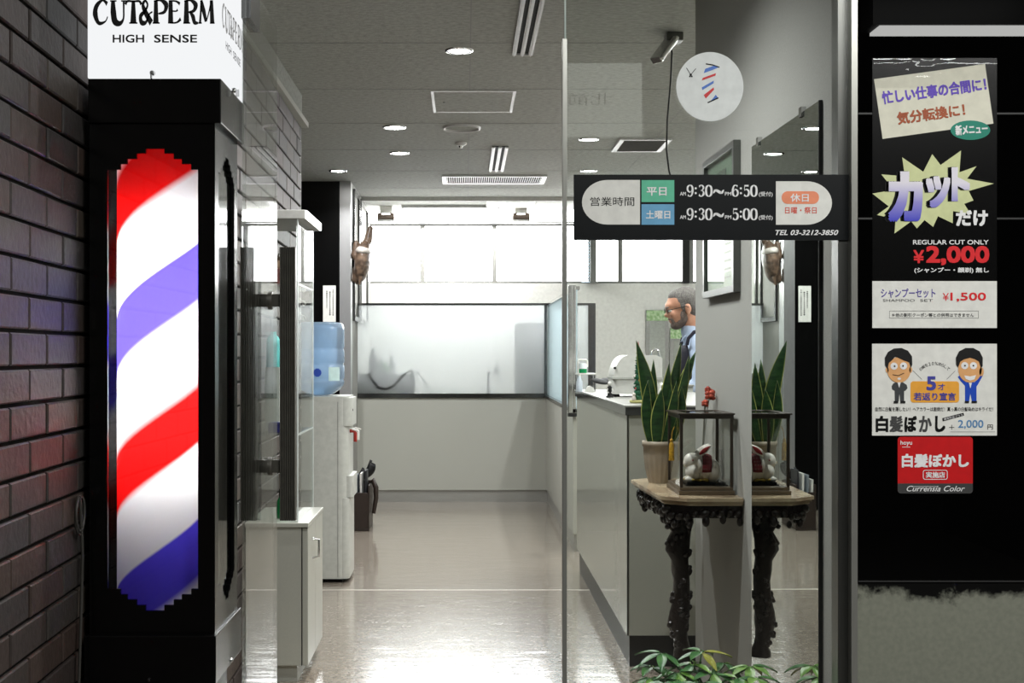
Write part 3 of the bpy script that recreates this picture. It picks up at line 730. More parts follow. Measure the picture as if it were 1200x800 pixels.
# glass showcase with lit hood
y0, y1 = 4.49, 4.95; hx = PX(360, 4.5); hz0, hz1 = PZ(256.5, 4.5), PZ(246, 4.5)
e = thing('showcase', 'tall narrow glass showcase with a lit white hood standing on the low cabinet', 'display case', (-.67, 4.72, zt))
M['hood'] = pm('hood_white', C(186, 186, 180), .4)
b = MB(); b.box(-.765, y0, hz0, hx - .006, y1, hz1); b.build('hood', M['hood'], e, bevel=.002)
M['hood_lit'] = emit('hood_lit', (1, 1, .98, 1), 2.2)
b = MB(); b.box(hx - .006, y0 + .003, hz0 + .002, hx, y1 - .003, hz1 - .002); b.build('light_strip', M['hood_lit'], e)
gx = PX(349.5, 4.5)
b = MB(); b.box(gx - .005, y0 + .01, zt, gx, y1 - .01, hz0); b.build('side_pane', M['acrylic'], e)
b = MB(); b.box(-.762, y0 + .008, zt, gx - .006, y0 + .012, hz0); b.build('front_pane', M['acrylic'], e)
M['pane_edge'] = pm('pane_edge', C(215, 222, 218), .25)
b = MB()
b.box(gx - .004, y0 + .006, zt, gx + .0005, y0 + .012, hz0); b.box(gx - .0045, y1 - .01, zt, gx + .001, y1 - .004, hz0); b.build('pane_edge', M['pane_edge'], e)
for z in (PZ(332, 4.52), PZ(508, 4.52)):
    b = MB(); b.box(-.76, y0 + .016, z - .006, gx - .002, y1 - .014, z); s = b.build('shelf', M['acrylic'], e)
    b = MB(); b.box(gx - .0035, y0 + .016, z - .006, gx - .0005, y1 - .014, z); b.build('shelf_edge', M['pane_edge'], s)
zs1 = PZ(332, 4.52); zs2 = PZ(508, 4.52)
M['skin_doll'] = pm('doll_face', C(196, 158, 132), .5); M['cloth_red'] = pm('doll_cloth', C(128, 74, 72), .8); M['hair_doll'] = pm('doll_hair', C(92, 70, 56), .8)
c = Vector((PX(325, 4.66), 4.66, zs1))
e = thing('doll', 'little doll with a rust-coloured coat on the top shelf of the showcase', 'doll', c)
b = MB(); b.lathe([(.024, 0), (.026, .012), (.02, .04), (.012, .062)], c, 18); b.build('coat', M['cloth_red'], e)
b = MB(); b.ell(c + Vector((0, 0, .078)), (.017, .017, .02)); b.build('head', M['skin_doll'], e)
b = MB(); b.ell(c + Vector((0, .005, .088)), (.019, .018, .017)); b.tube([c + Vector((0, 0, .098)), c + Vector((.004, 0, .118))], [.005, .002], 8); b.build('hair', M['hair_doll'], e)
M['teal'] = pm('teal_card', C(112, 205, 205), .4); M['navy'] = pm('navy_box', C(34, 36, 96), .4)
x = PX(321, 4.72); b = MB(); b.box(x - .03, 4.70, zs2, x + .022, 4.735, zs2 + .0); 
b = MB(); b.box(x - .03, 4.70, zs2, x + .022, 4.735, PZ(430, 4.7)); b.box(x - .024, 4.699, zs2 + .01, x + .016, 4.7, PZ(436, 4.7))
tag(b.build('paper_box', M['ivory']), 'pale upright box behind the door handles on the lower showcase shelf', 'box')
b = MB(); z0 = PZ(430, 4.7); b.lathe([(.024, 0), (.026, .004), (.026, .095), (.02, .11), (.012, .118), (.012, .13)], (x - .002, 4.717, z0), 20)
tag(b.build('jar', M['teal']), 'turquoise jar standing on the pale box in the showcase', 'jar')
x = PX(325, 4.6); b = MB(); b.box(x - .03, 4.58, zs2, x + .02, 4.66, zs2 + .032); b.box(x - .028, 4.582, zs2 + .032, x + .018, 4.658, zs2 + .036)
tag(b.build('gift_box', M['navy'], bevel=.002), 'small navy blue box lying on the lower showcase shelf', 'box')
M['green_b'] = pm('green_bottle', C(20, 110, 60), .2)
x = PX(329, 4.58); c = Vector((x, 4.6, zt))
e = thing('hair_tonic_bottle', 'small dark bottle with a green body low in the showcase behind the door handle', 'bottle', c)
b = MB(); b.lathe([(.0, 0), (.018, .002), (.019, .012), (.019, .06), (.01, .075), (.008, .085)], c, 18); b.build('bottle', M['green_b'], e)
b = MB(); b.lathe([(.0095, .082), (.0095, .105), (.006, .108)], c, 14); b.build('cap', M['black_matte'], e)
# hooks on the end of the brick wall
for yy, lab in ((337, 'topmost of three white hooks on the end of the brick wall'), (353, 'middle one of three white hooks on the end of the brick wall'), (370, 'lowest of three white hooks on the end of the brick wall')):
    c = P(356.5, yy, 6.2); c.x = -.80 - .0
    c = Vector((-.7885, 6.15, PZ(yy, 6.15)))
    e = thing('wall_hook', lab, 'hook', c, 'white wall hooks')
    b = MB(); b.box(c.x - .012, c.y - .012, c.z - .018, c.x - .003, c.y + .012, c.z + .018); b.build('plate', M['white_plastic'], e, bevel=.002)
    b = MB(); b.tube([c + Vector((-.003, 0, .004)), c + Vector((.016, 0, .0)), c + Vector((.022, 0, -.012)), c + Vector((.014, 0, -.02)), c + Vector((.006, 0, -.014))], .004, 8); b.build('hook', M['white_plastic'], e)
# water dispenser
y0, y1 = 6.44, 6.76; x0, x1 = -.86, -.571; zt2 = PZ(463.5, 6.44)
e = thing('water_dispenser', 'tall ivory floor-standing water dispenser with taps facing the aisle', 'water dispenser', ((x0 + x1) / 2, 6.6, 0))
b = MB()
def rpoly(x0, y0, x1, y1, r, n=6):
    o = []
    for cx, cy, a in ((x1 - r, y0 + r, -90), (x1 - r, y1 - r, 0), (x0 + r, y1 - r, 90), (x0 + r, y0 + r, 180)):
        for k in range(n + 1): t = math.radians(a + 90 * k / n); o.append((cx + r * math.cos(t), cy + r * math.sin(t)))
    return o
b.prism_z(rpoly(x0, y0, x1 - .016, y1, .05), .02, zt2 - .004, True); b.build('body', M['ivory'], e, bevel=.006)
b = MB(); b.prism_z(rpoly(x1 - .09, y0 + .006, x1, y1 - .006, .04), PZ(499, 6.44), zt2 - .012, True); b.build('tap_hood', M['ivory'], e, bevel=.006)
b = MB(); b.prism_z(rpoly(x1 - .07, y0 + .02, x1 + .004, y1 - .02, .02), PZ(583, 6.44), PZ(558, 6.44), True); b.build('drip_tray', M['ivory'], e, bevel=.004)
b = MB(); b.prism_z(rpoly(x1 - .075, y0 + .004, x1 - .012, y1 - .004, .03), .02, PZ(584, 6.44), True); b.build('lower_panel', M['ivory'], e, bevel=.004)
b = MB(); b.box(x0 + .03, y0 + .03, 0, x1 - .05, y1 - .03, .02); b.build('foot', M['black_matte'], e)
b = MB(); b.box(x1 - .07, y0 - .001, .03, x1 - .0685, y0 + .002, zt2 - .03); b.build('seam', M['groove'], e)
M['red_tap'] = pm('red_tap', C(150, 40, 30), .4)
for yy, mt, nm in ((6.52, M['red_tap'], 'tap'), (6.67, M['white_plastic'], 'tap')):
    b = MB(); z = PZ(505, 6.5); b.tube([(x1 - .03, yy, z), (x1 + .004, yy, z), (x1 + .012, yy, z - .01), (x1 + .012, yy, z - .055)], .009, 10); tp = b.build(nm, mt, e)
    b = MB(); b.tube([(x1 - .002, yy - .008, z + .008), (x1 + .03, yy - .008, z)], [.004, .003], 8); b.build('lever', M['white_plastic'], tp)
b = MB(); b.lathe([(.006, 0), (.006, .002)], (x1, 6.5, PZ(480, 6.5)), 12, 'x'); b.build('indicator', M['black_matte'], e)
# bottle
bc = Vector((PX(375, 6.58), 6.59, zt2)); r = .125
M['bottle'] = None
def bottle_mat():
    m = bpy.data.materials.new('blue_bottle'); m.use_nodes = True; nt = m.node_tree; nt.nodes.clear(); L = nt.links.new
    o = nt.nodes.new('ShaderNodeOutputMaterial'); t = nt.nodes.new('ShaderNodeBsdfTransparent'); t.inputs[0].default_value = (.58, .79, .98, 1)
    tl = nt.nodes.new('ShaderNodeBsdfTranslucent'); tl.inputs[0].default_value = (.56, .76, .98, 1); df = nt.nodes.new('ShaderNodeBsdfDiffuse'); df.inputs[0].default_value = (.56, .75, .97, 1)
    a = nt.nodes.new('ShaderNodeMixShader'); a.inputs[0].default_value = .5; L(tl.outputs[0], a.inputs[1]); L(df.outputs[0], a.inputs[2])
    g = nt.nodes.new('ShaderNodeBsdfGlossy'); g.inputs['Roughness'].default_value = .06
    m1 = nt.nodes.new('ShaderNodeMixShader'); m1.inputs[0].default_value = .6; L(t.outputs[0], m1.inputs[1]); L(a.outputs[0], m1.inputs[2])
    lw = nt.nodes.new('ShaderNodeLayerWeight'); lw.inputs[0].default_value = .3
    m2 = nt.nodes.new('ShaderNodeMixShader'); L(lw.outputs['Fresnel'], m2.inputs[0]); L(m1.outputs[0], m2.inputs[1]); L(g.outputs[0], m2.inputs[2]); L(m2.outputs[0], o.inputs[0]); return m
M['bottle'] = bottle_mat()
e = thing('water_bottle', 'large upturned blue water bottle seated on the dispenser', 'water bottle', bc)
b = MB(); b.lathe([(.05, -.0), (.07, .006), (.105, .03), (.12, .05), (r - .002, .062), (r, .07), (r - .006, .078), (r, .088), (r, .15), (r - .006, .158), (r, .168), (r, .225), (r - .005, .235), (r, .245), (r, .34), (r - .008, .362), (r - .025, .372), (.03, .374)], bc, 40)
b.build('bottle', M['bottle'], e)
M['blue_sticker'] = pm('blue_sticker', C(50, 80, 178), .4); M['pale_label'] = pm('pale_label', C(190, 216, 214), .4)
def on_cyl(mb, c, r, a0, a1, z0, z1, n=6, t=.001):
    vs = []; 
    for k in range(n + 1):
        a = a0 + (a1 - a0) * k / n
        for z in (z0, z1): vs.append((c.x + (r + t) * math.sin(a), c.y - (r + t) * math.cos(a), z))
    mb.add(vs, [(2 * k, 2 * k + 2, 2 * k + 3, 2 * k + 1) for k in range(n)], False)
b = MB()
for k in range(9):
    za = -1 + 2 * k / 9; zb = -1 + 2 * (k + 1) / 9; w_ = .16 * math.sqrt(max(0, 1 - ((za + zb) / 2) ** 2))
    on_cyl(b, bc, r, .0 - w_, .0 + w_, PZ(436.5, 6.46) + za * .021, PZ(436.5, 6.46) + zb * .021, 5, .002)
b.build('round_sticker', M['blue_sticker'], e)
b = MB(); on_cyl(b, bc, r, .45, 1.0, PZ(446, 6.5), PZ(430, 6.5), 6, .002); b.build('label', M['pale_label'], e)
# magazine holder
c = Vector((-.655, 8.45, 0))
M['leather'] = pm('dark_leather', C(42, 32, 26), .45, bump=.1)
e = thing('magazine_holder', 'dark brown leather magazine holder on the floor beside the water dispenser', 'magazine holder', c)
b = MB()
x0, x1 = PX(409, 8.35), PX(433, 8.35); y0, y1 = 8.32, 8.66; h = .3; t = .008
b.box(x0, y0, .0, x1, y1, .015); b.box(x0, y0, .015, x0 + t, y1, h); b.box(x1 - t, y0, .015, x1, y1, h); b.box(x0 + t, y0, .015, x1 - t, y0 + t, h - .05); b.box(x0 + t, y1 - t, .015, x1 - t, y1, h)
b.build('box', M['leather'], e, bevel=.003)
b = MB(); b.tube([(x1 + .02, 8.46, .10), (x1 + .035, 8.46, .2), (x1 + .034, 8.46, .27), (x1 + .012, 8.46, .325), (x1 - .004, 8.46, .3)], [.012, .016, .018, .016, .01], 10); b.build('side_handle', M['leather'], e)
M['mag1'] = pm('magazine_white', C(205, 205, 200), .4); M['mag2'] = pm('magazine_grey', C(120, 128, 134), .4); M['mag3'] = pm('magazine_dark', C(36, 36, 40), .4)
for k, (mt, lab, tilt, hh) in enumerate(((M['mag1'], 'white magazine at the left of the leather holder', -.28, .33), (M['mag2'], 'grey magazine second from left in the leather holder', -.2, .36), (M['mag1'], 'pale magazine in the middle of the leather holder', -.1, .37), (M['mag3'], 'dark magazine at the right of the leather holder', .06, .39))):
    b = MB(); xx = x0 + .028 + k * .026; n0 = len(b.v)
    b.box(-.006, y0 + .02 + k * .005, 0.017, .006, y0 + .17 + k * .005, hh)
    for v in b.v: v.x += xx + (v.z - .02) * math.tan(tilt) * .12
    tag(b.build('magazine', mt), lab, 'magazine', 'magazines in the leather holder')
# slippers standing heel-up behind the magazines
b = MB(); q0, q1 = P(412, 566, 8.65), P(432, 541, 8.65)
def slipper(a, bq, label):
    a, bq = Vector(a), Vector(bq); dr = (bq - a); L = dr.length; R = dr.to_track_quat('Z', 'Y').to_matrix().to_4x4()
    e = thing('slipper', label, 'slipper', a)
    mb = MB(); rings = []
    for k in range(13):
        u = k / 12; wd = .046 * (math.sin(PI * min(1, u * .92 + .06)) ** .5) * (1 - .22 * math.exp(-((u - .55) / .18) ** 2)); th = .009
        rings.append([Vector((wd * math.cos(q), th * math.sin(q), u * L)) for q in [2 * PI * j / 16 for j in range(16)]])
    mb.loft(rings); mb.xf(Matrix.Translation(a) @ R); mb.build('sole', M['black_matte'], e)
    mb = MB(); rings = []
    for k in range(9):
        u = .42 + .5 * k / 8; wd = .05 * math.sin(PI * min(1, u * .92 + .06)) ** .5; hh = .042 * math.sin(PI * (.25 + .7 * (1 - k / 8)))
        rings.append([Vector((wd * math.cos(q), -.004 - hh * math.sin(q), u * L)) for q in [PI * j / 10 for j in range(11)]])
    mb.loft(rings, cap=False, closed=False); mb.xf(Matrix.Translation(a) @ R); o = mb.build('upper', M['black_matte'], e)
    s = o.modifiers.new('thick', 'SOLIDIFY'); s.thickness = .005
slipper(P(413, 572, 8.55), P(426, 548, 8.55), 'black slipper propped up nearest the water dispenser')
slipper(P(420, 575, 8.62), P(435, 539, 8.62), 'black slipper propped up above the magazines, its toe highest')
# paper notice on the black end wall
b = MB(); flat(b, rect(378.5, 334.5, 393.5, 377), 9.398, .0015)
e = tag(b.build('notice', M['white_print']), 'narrow white paper notice pinned to the black end wall', 'notice')
b = MB(); random.seed(3)
for col_, n in ((390.3, 14), (386.6, 12), (383, 9)):
    yy = 338 + random.random() * 4
    for k in range(n):
        hh = 1.0 + random.random() * .8; ww = .6 + random.random() * 1.2
        flat(b, rect(col_ - ww / 2, yy, col_ + ww / 2, yy + hh), 9.3968, .0005); yy += hh + .9
b.build('handwriting', M['text_black'], e)
# dark framed panels and stuffed turtle beyond the column
fx = PX(411, 9.53)
for ya, yb_, lab in ((9.56, 10.04, 'nearer of two tall dark-framed panels beyond the steel column'), (10.16, 10.9, 'farther of two tall dark-framed panels beyond the steel column')):
    e = thing('tall_mirror', lab, 'panel', (fx + .01, (ya + yb_) / 2, 1.4), 'framed panels beyond the column')
    b = MB(); z0, z1 = 1.4, PZ(222, 9.6); t = .035
    b.box(fx, ya, z0, fx + .03, ya + t, z1); b.box(fx, yb_ - t, z0, fx + .03, yb_, z1); b.box(fx, ya + t, z0, fx + .03, yb_ - t, z0 + t); b.box(fx, ya + t, z1 - t, fx + .03, yb_ - t, z1)
    b.build('frame', M['chrome_dark'], e)
    b = MB(); b.box(fx, ya + t, z0 + t, fx + .01, yb_ - t, z1 - t); b.build('panel', M['white_plastic'], e)
M['turtle'] = pm('turtle_shell', C(112, 92, 76), .35, var=C(66, 54, 46), vscale=28, bump=.3, bscale=40)
M['plastron'] = pm('turtle_band', C(196, 190, 182), .4)
e = thing('stuffed_turtle', 'brown stuffed sea turtle hanging head-up beyond the steel column', 'stuffed animal', P(424, 332, 9.45))
d = 9.45; b = MB()
def pe(x, y, rx, ry, dz=0, rot=0, dp=.08): b.ell(P(x, y, d + dz), (rx / F * d, dp, ry / F * d), 20, 14, Euler((0, rot, 0)))
pe(425, 306, 9.5, 25, 0, math.radians(8), .10)
pe(421, 322, 5, 12, 0, math.radians(14), .05)
cap(b, P(428, 290, d), P(431.5, 281, d), .028, .03); cap(b, P(431.5, 281, d), P(434, 268, d), .032, .022)
cap(b, P(416, 300, d - .02), P(417.5, 285, d - .02), .03, .02); cap(b, P(416, 316, d), P(414.5, 328, d), .02, .018)
cap(b, P(423, 325, d - .05), P(421, 333, d - .05), .018, .008)
remesh(b.build('body', M['turtle'], e), .006, 3)
b = MB(); n0 = 0
b.ell(P(426, 294.5, d), (9.6 / F * d, .108, 6.5 / F * d), 20, 10, Euler((0, math.radians(8), 0))); b.build('pale_band', M['plastron'], e)
b = MB(); flat(b, [(412, 285), (417, 281), (416, 330), (412, 332)], d + .06, .03); b.build('plaque', M['black_matte'], e)
# ------------------------------------------------------------------ frosted partitions
def partition(name, label, y, x0, x1, zs, zt, posts):
    e = thing(name, label, 'partition', ((x0 + x1) / 2, y, 0)); t = .02
    b = MB(); b.box(x0, y, .093, x1, y + .06, zs - .02); b.build('lower_panel', M['lam_grey'], e)
    b = MB(); b.box(x0, y + .012, 0, x1, y + .05, .093); b.build('kick_plate', M['steel'], e)
    b = MB(); b.box(x0, y - .012, zs - .02, x1, y + .07, zs); b.build('sill', M['chrome_dark'], e)
    b = MB(); b.box(x0, y - .004, zs, x1, y + .002, zs + .014); b.box(x0, y + .008, zt - .016, x1, y + .036, zt)
    for xa, xb in posts: b.box(xa, y + .004, zs + .014, xb, y + .04, zt - .016)
    b.build('frame', M['chrome_dark'], e)
    b = MB()
    xs = sorted([p for q in posts for p in q])
    for k in range(1, len(xs) - 1, 2): b.box(xs[k], y + .018, zs + .014, xs[k + 1], y + .026, zt - .016)
    b.build('frosted_pane', M['frost'], e); return e
d = 9.97; zs = PZ(463, d); zt = PZ(355, d)
partition('partition', 'low grey partition with wide frosted glass pane across the end of the aisle', d, PX(411, d), PX(698, d), zs, zt,
          [(PX(411, d), PX(413.5, d)), (PX(638, d), PX(641, d)), (PX(689.5, d), PX(698, d))])
px_ = .631
e = thing('side_partition', 'grey partition with frosted pane running along the aisle up to a chrome post', 'partition', (px_ + .03, 8.7, 0))
ya, yb_ = 7.46, 9.95
b = MB(); b.box(px_, ya + .02, .1, px_ + .05, yb_, zs - .02); b.build('lower_panel', M['lam_grey'], e)
b = MB(); b.box(px_ + .008, ya + .03, 0, px_ + .042, yb_, .1); b.build('kick_plate', M['steel'], e)
b = MB(); b.box(px_ - .008, ya, zs - .02, px_ + .058, yb_, zs); b.build('sill', M['chrome_dark'], e)
b = MB(); b.box(px_ + .008, ya + .05, zt - .02, px_ + .042, yb_, zt); b.box(px_ + .008, yb_ - .03, zs, px_ + .042, yb_, zt - .02); b.build('frame', M['chrome'], e)
b = MB(); b.box(px_ + .02, ya + .05, zs, px_ + .028, yb_ - .03, zt - .02); b.build('frosted_pane', M['frost_blue'], e)
b = MB(); xa, xb = PX(666, ya), PX(671, ya)
b.box(xa, ya - .01, PZ(484, ya), xb, ya + .04, zt + .004); b.box(xb, ya, PZ(484, ya), PX(675, ya), ya + .05, zt + .004); b.build('post', M['chrome'], e, bevel=.003)
b = MB(); b.box(xa - .002, ya - .012, PZ(488, ya), PX(676, ya), ya + .05, PZ(484, ya)); b.build('post_foot', M['lam_dark'], e)
# things behind the frosted pane
M['hose'] = pm('black_hose', C(28), .4)
e = thing('wash_counter', 'pale wash counter blurred behind the frosted pane', 'counter', (-.2, 10.9, 0))
b = MB(); b.box(-.80, 10.75, .0, .06, 11.2, .78); b.build('body', M['ivory'], e)
b = MB(); b.box(-.81, 10.72, .78, .08, 11.22, .81); b.build('worktop', M['white_plastic'], e)
yh = 10.02
b = MB(); b.tube([P(434.5, 433, yh), P(436, 443, yh - .017), P(443, 452, yh - .017), P(453, 454.5, yh - .017), P(463, 450, yh - .017), P(473, 438, yh - .017), P(482, 433.5, yh - .012), P(490, 437, yh + .1), P(500, 450, yh + .3), P(503, 458, yh + .6), P(504, 462, 10.75)], .006, 8)
tag(b.build('shower_hose', M['hose']), 'black shower hose curving close behind the frosted pane', 'hose')
b = MB(); b.box(PX(481.5, yh), yh + .07, PZ(462.6, yh), PX(483, yh), yh + .6, PZ(434, yh)); b.box(PX(414, yh), yh + .08, PZ(462.6, yh), PX(483, yh), yh + .6, PZ(438, yh))
M['shelf_grey'] = pm('shelf_grey', C(170, 172, 168), .5)
tag(b.build('side_shelf', M['shelf_grey']), 'grey shelf unit blurred behind the left of the frosted pane', 'shelf')
zsf = PZ(438, yh)
cols = [(437, 408, 5, C(70, 80, 78), 'tall dark dispenser bottle'), (447, 421, 6, C(60, 110, 50), 'green bottle'), (452, 424, 4, C(110, 140, 90), 'olive green bottle'), (460, 417, 5, C(230, 230, 225), 'white pump bottle'), (418, 420, 5, C(150, 155, 150), 'grey spray bottle')]
for k, (px, pt, hw, cc, nm) in enumerate(cols):
    y = yh + .16 + .05 * k; c = Vector((PX(px, y), y, zsf + .001)); hh = (438 - pt) / F * y; r = hw / F * y
    e = thing('toiletry_bottle', nm + ' blurred behind the frosted pane', 'bottle', c, 'bottles behind the frosted pane')
    b = MB(); b.lathe([(r, 0), (r, hh * .6), (r * .5, hh * .75), (r * .4, hh * .85)], c, 16); b.build('bottle', pm('bottle_tint', cc, .4), e)
    b = MB(); b.lathe([(r * .45, hh * .85), (r * .45, hh)], c, 12); b.build('cap', M['black_matte'] if k < 1 else M['white_plastic'], e)
y = 10.2; c = Vector((PX(473.5, y), y, PZ(462.5, y) - .0)); 
b = MB(); b.lathe([(.028, .0), (.03, .02), (.03, .075), (.016, .09), (.016, .1)], Vector((c.x, 10.058, zs - .05)), 18)
e = b.build('purple_bottle', pm('purple_plastic', C(130, 126, 205), .4)); tag(e, 'small lavender bottle behind the frosted pane below the shelf', 'bottle')
e.location.z = zs - .05
b = MB(); b.box(PX(467, 10.06), 10.034, .3, PX(480, 10.06), 10.092, zs - .05); b.box(PX(469, 10.06), 10.04, 0, PX(478, 10.06), 10.088, .3)
tag(b.build('stand', M['shelf_grey']), 'narrow grey stand behind the frosted pane under the lavender bottle', 'stand')
# tap behind the pane
c = Vector((PX(577, 10.22), 10.6, .81))
e = thing('wash_tap', 'square arched mixer tap blurred behind the right of the frosted pane', 'tap', (PX(572, 10.22), 10.22, .81))
b = MB(); x0, x1 = PX(572, 10.22), PX(584, 10.22)
b.tube([(x0, 10.22, .64), (x0, 10.22, PZ(440, 10.22)), (x0 + .01, 10.22, PZ(437, 10.22)), (x1, 10.22, PZ(437, 10.22)), (x1, 10.22, PZ(441, 10.22))], .012, 10); b.build('spout', M['chrome_dark'], e)
b = MB(); b.tube([(x1 - .01, 10.22, PZ(437, 10.22)), (x1 - .02, 10.22, PZ(428, 10.22))], [.02, .012], 10); b.build('lever', M['chrome_dark'], e)
b = MB(); b.box(x0 - .05, 10.12, 0, x0 + .13, 10.34, .6); b.box(x0 - .07, 10.10, .6, x0 + .15, 10.36, .64)
tag(b.build('basin_stand', M['white_plastic']), 'white basin stand under the mixer tap behind the frosted pane', 'basin')
# shampoo chair
c = Vector((PX(622, 10.3), 10.3, 0))
M['chair'] = pm('chair_vinyl', C(34, 36, 35), .45)
e = thing('shampoo_chair', 'dark grey shampoo chair blurred at the right end of the frosted pane', 'chair', c)
b = MB(); b.obox(c + Vector((0, .0, 1.08)), (.26, .12, .66), Euler((-.15, 0, 0))); b.build('backrest', M['chair'], e, bevel=.04, seg=3)
b = MB(); b.box(c.x - .14, c.y - .16, .42, c.x + .14, c.y + .14, .54); b.build('seat', M['chair'], e, bevel=.03, seg=3)
for sx in (-1, 1):
    b = MB(); b.box(c.x + sx * .16 - .022, c.y - .1, .62, c.x + sx * .16 + .022, c.y + .16, .66); b.box(c.x + sx * .16 - .015, c.y + .02, .44, c.x + sx * .16 + .015, c.y + .06, .62); b.build('armrest', M['chair'], e, bevel=.008)
b = MB(); b.lathe([(.16, 0), (.16, .02), (.05, .05), (.045, .42)], c, 24); b.build('pedestal', M['chrome'], e)
# ------------------------------------------------------------------ light panels over the styling area and above the windows
M['panel_lit'] = emit('panel_lit', (1, 1, .98, 1), E_PANEL)
def light_panel(x, y, label, a=.17, c=.62, mat='panel_lit', st=None):
    if st: M[mat] = emit(mat, (1, 1, .98, 1), st)
    e = thing('light_panel', label, 'ceiling light', (x, y, H), 'light panels over the styling area')
    b = MB(); b.box(x - a, y - c, H - .03, x + a, y + c, H); b.build('housing', M['trim_white'], e)
    b = MB(); b.box(x - a + .02, y - c + .02, H - .034, x + a - .02, y + c - .02, H - .03); b.build('diffuser', M[mat], e)
for x, y, lab in ((1.35, 5.5, 'long ceiling light panel nearest the counter, right of the wall'), (2.05, 7.3, 'long ceiling light panel over the styling area, middle one'), (2.3, 9.3, 'long ceiling light panel nearest the back wall'), (2.5, 5.4, 'long ceiling light panel at the far right of the styling area')):
    light_panel(x, y, lab)
light_panel(-.12, 10.98, 'ceiling light panel over the wash area near the windows', .42, .1, 'wash_lit', E_WASH)
M['valance'] = emit('valance_lit', (1, 1, 1, 1), E_VALANCE)
e = thing('valance_light', 'long glowing strip along the top of the window band', 'light', (.8, 11.25, PZ(261, 11.2)))
b = MB(); b.box(-.83, 11.22, PZ(259, 11.2), 3.05, 11.29, H - .012); b.build('diffuser', M['valance'], e)
b = MB(); b.box(-.83, 11.215, PZ(261, 11.2), 3.05, 11.295, PZ(259, 11.2)); b.build('rail', M['trim_white'], e)
# ------------------------------------------------------------------ reception counter
ex = .594; y0, y1 = 4.69, 6.8; zc = PZ(475, 4.68); th = .036
e = thing('reception_counter', 'long grey reception counter with a dark steel-edged top', 'counter', (.85, 5.7, 0))
M['lam_gloss'] = pm('glossy_laminate', C(160, 161, 150), .13, spec=.5, var=C(155, 156, 146), vscale=200)
b = MB(); b.box(ex, y0, .12, 1.12, y1, zc - th); b.build('body', M['lam_gloss'], e)
b = MB(); b.box(ex + .012, y0 + .03, 0, 1.10, y1 - .02, .12); b.build('kick_board', M['lam_dark'], e)
M['ctop'] = pm('counter_top', C(58, 58, 58), .12, spec=.5)
b = MB(); b.box(ex - .008, y0 - .01, zc - th, 1.14, y1 + .02, zc - .003); b.build('top', M['ctop'], e)
b = MB(); b.box(ex - .011, y0 - .013, zc - .006, 1.14, y1 + .02, zc); b.build('steel_edge', M['steel'], e)
b = MB(); b.box(ex - .001, y0 - .0015, .12, ex + .006, y0 + .003, zc - th); b.build('corner_trim', M['alu_dark'], e)
ledge = thing('counter_ledge', 'pale low ledge along the back of the counter behind the white machine', 'ledge', (.98, 6.3, zc))
b = MB(); b.box(.80, 6.35, zc, 1.13, 6.78, zc + .028); b.build('box', M['ivory'], ledge)
b = MB(); b.box(.79, 6.34, zc + .028, 1.135, 6.79, zc + .036); b.build('lip', M['steel'], ledge)
b = MB(); c = P(703, 450, 6.45); b.ell((PX(703, 6.5), 6.5, zc + .05), (.05, .03, .014), rot=Euler((0, .2, 0))); b.ell((PX(710, 6.5), 6.52, zc + .052), (.035, .03, .016)); 
tag(b.build('folded_cloth', pm('grey_cloth', C(92, 92, 94), .8)), 'crumpled dark grey cloth on the ledge left of the white machine', 'cloth')
# small wire shelf with bottles
d = 6.55; x0, x1 = PX(675.5, d), PX(697.5, d); zsx = PZ(437, d)
e = thing('counter_shelf', 'small white two-tier shelf standing at the far end of the counter', 'shelf', ((x0 + x1) / 2, d, zc))
b = MB(); b.box(x0, d - .06, zsx - .008, x1, d + .06, zsx); b.build('shelf_board', M['white_plastic'], e, bevel=.002)
for xx in (x0 + .004, x1 - .006):
    for yy in (d - .055, d + .055):
        b = MB(); b.tube([(xx, yy, zc), (xx, yy, zsx - .008)], .004, 8); b.build('leg', M['chrome'], e)
M['clear_pl'] = pm('clear_plastic', C(215, 222, 224), .2); M['green_liq'] = pm('green_liquid', C(10, 130, 75), .25)
cc = Vector((PX(683, d), d, zsx)); r = 4.7 / F * d
e = thing('soap_cup', 'clear cup of green liquid with a white pump on the small shelf', 'dispenser', cc)
b = MB(); b.lathe([(r, 0), (r, .022)], cc, 20); b.build('liquid', M['green_liq'], e)
b = MB(); b.lathe([(r, .022), (r, .045), (r * .8, .05)], cc, 20); b.build('cup', M['clear_pl'], e)
b = MB(); b.tube([cc + Vector((-.024, 0, 0)), cc + Vector((-.024, 0, .06)), cc + Vector((-.018, 0, .067)), cc + Vector((.016, 0, .067)), cc + Vector((.022, 0, .062)), cc + Vector((.022, 0, .03))], .006, 10); b.build('pump', M['white_plastic'], e)
cc = Vector((PX(679, 6.45), 6.45, zc)); r = .016
e = thing('spray_bottle', 'translucent white bottle standing under the small shelf', 'bottle', cc)
b = MB(); b.lathe([(r, 0), (r * 1.05, .01), (r, .05), (r * .5, .068), (r * .4, .08)], cc, 18); b.build('bottle', pm('milk_plastic', C(196, 206, 216), .3), e)
b = MB(); b.lathe([(r * .45, .078), (r * .45, .092)], cc, 12); b.build('cap', M['white_plastic'], e)
cc = P(690, 457, 6.4); cc.z = zc
b = MB(); b.prism_y([(cc.x - .022, zc), (cc.x + .022, zc), (cc.x + .022, zc + .02), (cc.x + .004, zc + .03), (cc.x - .006, zc + .026)], 6.36, 6.42)
tag(b.build('tissue_holder', M['white_plastic'], bevel=.002), 'little white wedge-shaped holder at the far end of the counter', 'holder')
